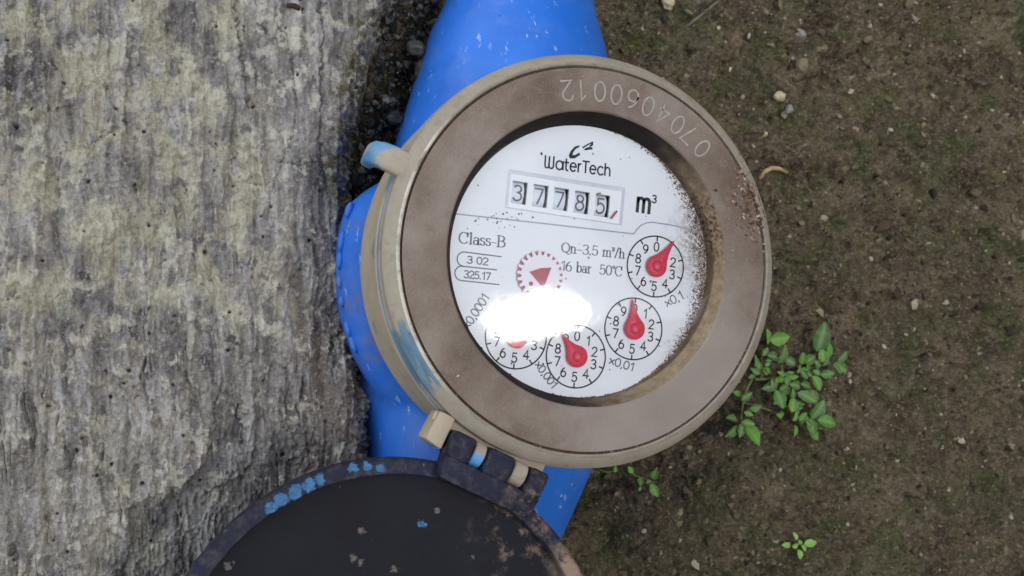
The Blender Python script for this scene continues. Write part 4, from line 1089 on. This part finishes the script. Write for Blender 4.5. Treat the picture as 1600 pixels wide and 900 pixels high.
CREEP_A = [(81.8,-27.6,6.2,3),(81.2,-28.7,4.5,94),(78.9,-32.3,3.1,50),(79.8,-32.3,4.4,-15),(84.1,-35.5,6.0,71),(89.5,-36.1,3.8,146),(91.8,-36.5,3.8,94),(92.6,-36.0,4.5,20),(97.9,-33.2,8.9,71),(99.3,-36.8,4.5,94),(99.3,-37.9,3.2,49),(102.2,-36.1,6.1,71),(97.8,-40.5,4.0,2),(95.5,-40.6,4.9,-64),(90.9,-42.6,4.5,-20),(93.5,-44.9,4.9,-64),(88.4,-45.0,6.0,-34),(81.7,-43.3,5.8,-75),(82.6,-41.6,5.0,-169),(85.6,-42.5,3.3,-169),(86.1,-51.1,4.7,71),(91.6,-43.5,3.9,164),(83.4,-51.5,3.4,173),(86.7,-54.1,3.0,71),(88.8,-53.7,3.4,1),(86.6,-55.2,3.2,-98),(93.7,-54.5,6.7,54),(94.5,-54.6,6.3,-16),(92.9,-54.0,5.0,-81),(92.8,-57.9,4.3,-44),(91.2,-38.1,3.1,-64),(95.9,-38.8,2.8,-34),(85.1,-39.3,2.7,146),
           (104.5,-37.4,4.4,-40),(105.5,-36.8,4.6,30)]
rl = random.Random(11)
for path in ([(80.5,-39.9),(86.2,-39.6),(91.5,-38.7),(96.1,-38.3),(103.2,-37.6)],[(87.6,-43.8),(87.8,-49.3),(87.7,-53.9),(92,-55)],[(78.6,-37),(79.5,-32)]):
    for (ax, ay), (bx, by) in zip(path[:-1], path[1:]):
        for q in range(4):
            t = rl.random(); CREEP_A.append((ax + (bx - ax) * t, ay + (by - ay) * t, rl.uniform(1.8, 3.6), rl.uniform(0, 360)))
CREEP_AS = [[(76.0,-39.4),(80.5,-39.9),(86.2,-39.6),(91.5,-38.7),(96.1,-38.3),(105.5,-37.2)],[(86.1,-40.1),(87.6,-43.8),(87.8,-49.3),(87.7,-53.9),(93.9,-55.1)],[(78.3,-39.4),(78.9,-34.7),(80.0,-30.4)],[(85.9,-39.6),(86.2,-35.6)],[(96.7,-38.3),(99.1,-33.5)],[(93.9,-55.1),(96.3,-53.9)],[(86.1,-40.6),(82.4,-42.2)],[(93.7,-39.5),(93.9,-42.0)]]
CREEP_B = [(77.2,-37.0,3.0,94),(76.6,-37.7,3.2,146),(75.2,-35.5,3.5,94),(75.6,-37.9,2.7,-169),(68.8,-45.1,3.7,30),(69.7,-43.9,2.7,146),(71.3,-48.0,3.8,2),(69.8,-49.1,2.7,-25),(67.6,-51.0,3.8,164),(67.6,-52.9,5.2,-146),(69.2,-52.2,4.4,-114),(70.2,-52.9,7.0,-67),(68.6,-52.0,3.8,-16)]
CREEP_BS = [[(74.9,-39.3),(72.9,-42.0),(71.0,-45.8),(69.7,-50.5),(69.9,-52.6)],[(71.0,-46.2),(75.5,-47.8),(82.9,-51.2)],[(74.9,-39.3),(76.6,-35.0)]]
SPROUT = [(84.7,-91.9,2.4,107),(86.0,-93.6,1.9,115),(86.7,-93.6,3.8,4),(82.8,-93.5,2.8,169),(85.1,-93.6,2.3,180),(86.1,-93.8,2.4,-54),(84.9,-95.1,2.9,-81)]
UNDER = [(36.6,-65.4,3.1,72),(36.2,-65.8,1.8,-170),(36.5,-66.8,4.2,-70),(33.2,-64.4,2.5,-108),(32.5,-67.0,1.5,-108),(30.3,-62.7,2.2,115),(25.0,-61.8,2.0,94),(36.8,-65.3,1.8,10)]
UNDER_S = [[(20.6,-60.4),(23.2,-61.6),(26.2,-61.4)],[(30.2,-61.4),(32.1,-64.0),(34.4,-64.9),(36.5,-66.0),(37.9,-66.8)],[(34.3,-60.6),(36.6,-62.6)],[(34.1,-64.8),(33.5,-67.3)]]
plant('creeping_plant', 'large bushy green creeper with many leaves right of the bezel', CREEP_A, CREEP_AS, -63.0, ['leaf', 'leaf', 'leaf_dark'], 0.55, -64.6, seed=3)
plant('creeping_plant', 'smaller shaded creeper shoot tucked under the bezel edge, left of the bushy creeper', CREEP_B, CREEP_BS, -63.0, ['leaf', 'leaf_dark'], 0.45, -64.6, seed=4)
plant('seedling', 'tiny bright green seedling alone on bare soil at lower right', SPROUT, [[(85.6, -93.6), (85.2, -93.9), (84.9, -95)], [(85.6, -93.6), (86.7, -93.5)], [(85.6, -93.6), (84.4, -92)], [(85.6, -93.6), (82.9, -93.4)]], -66.2, ['sprout'], 0.3, -67.0, seed=5)
plant('shaded_weed', 'small dim weed in the deep shade just below the bezel', UNDER, UNDER_S, -64.5, ['leaf'], 0.3, -65.6, seed=6)

# ------------------------------------------------------------------ pebbles, straw and twigs on the soil
PEB = plain('pale_pebble', lin(206, 192, 156), 0.8, 0.2, 0.25, 1.0, 0.6); PEBG = plain('grey_pebble', lin(146, 142, 136), 0.7, 0.3, 0.15, 1.5, 0.3); PEBD = plain('dark_pebble', lin(56, 54, 54), 0.55, 0.4, 0.2, 1.5, 0.3)
PEBK = plain('crevice_stone', lin(66, 64, 61), 0.5, 0.4, 0.25, 1.2, 0.5)
GP = 'loose pebbles on the soil'
for i, (x, y, r, mt, lb) in enumerate((
        (99.0, 51.5, 2.1, PEB, 'cream pebble with a dark nick, largest pale stone on the soil'), (102.5, 47.3, 1.5, PEBG, 'round grey pebble just below the cream pebble'),
        (63.9, 84.7, 2.3, PEB, 'cream pebble at the top edge of the soil'), (83.4, 61.8, 0.9, PEB, 'small orange cream pebble nearest the bezel edge'),
        (91.4, 39.3, 1.0, PEB, 'small white pebble below the grey pebble'), (106.5, 64.5, 0.9, PEBG, 'tiny pale grey pebble above the cream pebble'),
        (62.0, 79.2, 1.3, PEBD, 'small dark grey pebble below the top cream pebble'), (110, 72, 2.2, PEBG, 'flat grey stone half sunk at upper right'))):
    tag(blob('pebble', (x, y, soil_z(x, y) + r * 0.35), (r, r * 0.85, r * 0.7), mt, None, (0, 0, i * 0.8), 3, 0.22, i), lb, 'pebble', GP)
for i, (x, y, r, lb) in enumerate(((-22.9, 69.8, 2.7, 'pale glinting grey stone in the crevice close to the blue pipe'), (-20.9, 63.0, 3.3, 'dark rounded stone in the crevice below the glinting stone'),
        (-27.0, 46.0, 2.0, 'small pale stone low in the crevice above the seal lug'), (-31.4, 49.5, 2.4, 'dark grey stone left of the small pale stone in the crevice'), (-35.2, 40.5, 2.2, 'grey stone wedged at the concrete edge beside the seal lug'))):
    tag(blob('stone', (x, y, -62.5 - i % 2), (r, r * 0.9, r * 0.75), (PEBK if i in (0, 2) else PEBD), None, (0.3 * i, 0, i), 3, 0.2, 20 + i), lb, 'stone', 'stones in the crevice')

def strand(name, pts, rad, mat, label, cat):
    V, F = [], []; q = [Vector(p) for p in pts]; n = len(q)
    for i in range(n):
        t = (q[min(n - 1, i + 1)] - q[max(0, i - 1)]).normalized(); s = t.cross(Vector((0, 0, 1))).normalized(); u = s.cross(t)
        r = rad * (0.6 + 0.4 * math.sin(math.pi * (i + .5) / n))
        for k in range(8):
            a = 2 * math.pi * k / 8; V.append(tuple(q[i] + (s * math.cos(a) + u * math.sin(a)) * r))
    F = [(i * 8 + k, i * 8 + (k + 1) % 8, (i + 1) * 8 + (k + 1) % 8, (i + 1) * 8 + k) for i in range(n - 1) for k in range(8)] + [tuple(range(8))[::-1], tuple(range((n - 1) * 8, n * 8))]
    return tag(mesh(name, V, F, mat, None, True), label, cat)
def on_soil(pts, dz): return [(x, y, soil_z(x, y) + dz) for x, y in pts]
strand('dry_stalk', [(86.8, 24.6, -66.0), (88.5, 26.6, -65.2), (91, 27.6, -65.0), (94, 27.4, -65.4), (97.6, 26.0, -66.5)], 0.75, M['straw'], 'curved pale straw stalk poking out from under the bezel edge', 'straw')
zt_ = max(p[2] for p in on_soil([(67, 75), (72, 78), (77, 81.5), (82, 85)], 0.6))
strand('twig', [(66.5, 74.8, zt_), (72, 78.3, zt_ + .2), (77, 81.6, zt_ + .3), (82.5, 85.4, zt_ + .2)], 0.45, M['twig'], 'thin grey twig lying slanted on the soil at the top', 'twig')
strand('bark_chip', [(-60.8, 79.4, -50.2), (-58.6, 79.0, -49.9), (-56.6, 77.8, -50.0)], 0.8, M['bark'], 'dark brown bark chip stuck on the concrete near the top', 'bark chip')

# ------------------------------------------------------------------ two added walls, out of frame, that block low sky light
def sky_block_wall(name, label, az, d, k0, k1, H, tone):
    a = R(az); n_ = Vector((math.cos(a), math.sin(a), 0)); t_ = Vector((-n_.y, n_.x, 0)); T = 0.2
    bm = bmesh.new()
    V = []
    for dd in (d, d + T):
        for k in (k0, k1):
            for h in (-0.3, H):
                p = n_ * dd + t_ * k; V.append(bm.verts.new((p.x / S, p.y / S, h / S - ZO)))
    for q in ((0, 1, 3, 2), (4, 6, 7, 5), (0, 2, 6, 4), (1, 5, 7, 3), (0, 4, 5, 1), (2, 3, 7, 6)): bm.faces.new([V[i] for i in q])
    bmesh.ops.bevel(bm, geom=bm.edges[:], offset=15, segments=2, affect='EDGES')
    m = Mat(name + '_plaster', 0.9, 0.2)
    c = m.ramp(m.noise(300, 6, 0.6), [(0.3, lin(*[v * 0.8 for v in tone])), (0.7, lin(*tone))])
    mt = m.done(c, normal=m.bump(m.noise(12, 5, 0.6), 0.4, 2))
    tag(bm_obj(name, bm, mt, None, False), label, 'light-blocking wall')
sky_block_wall('sky_block_wall', 'tall added plaster wall beyond the lid that blocks sky light', -75, 1.0, -5, 1.45, 3.6, (88, 80, 70))
sky_block_wall('sky_block_wall_right', 'tall added wall beyond the creeper that blocks sky light from the right', 15, 1.45, -0.75, 6, 3.4, (76, 76, 62))
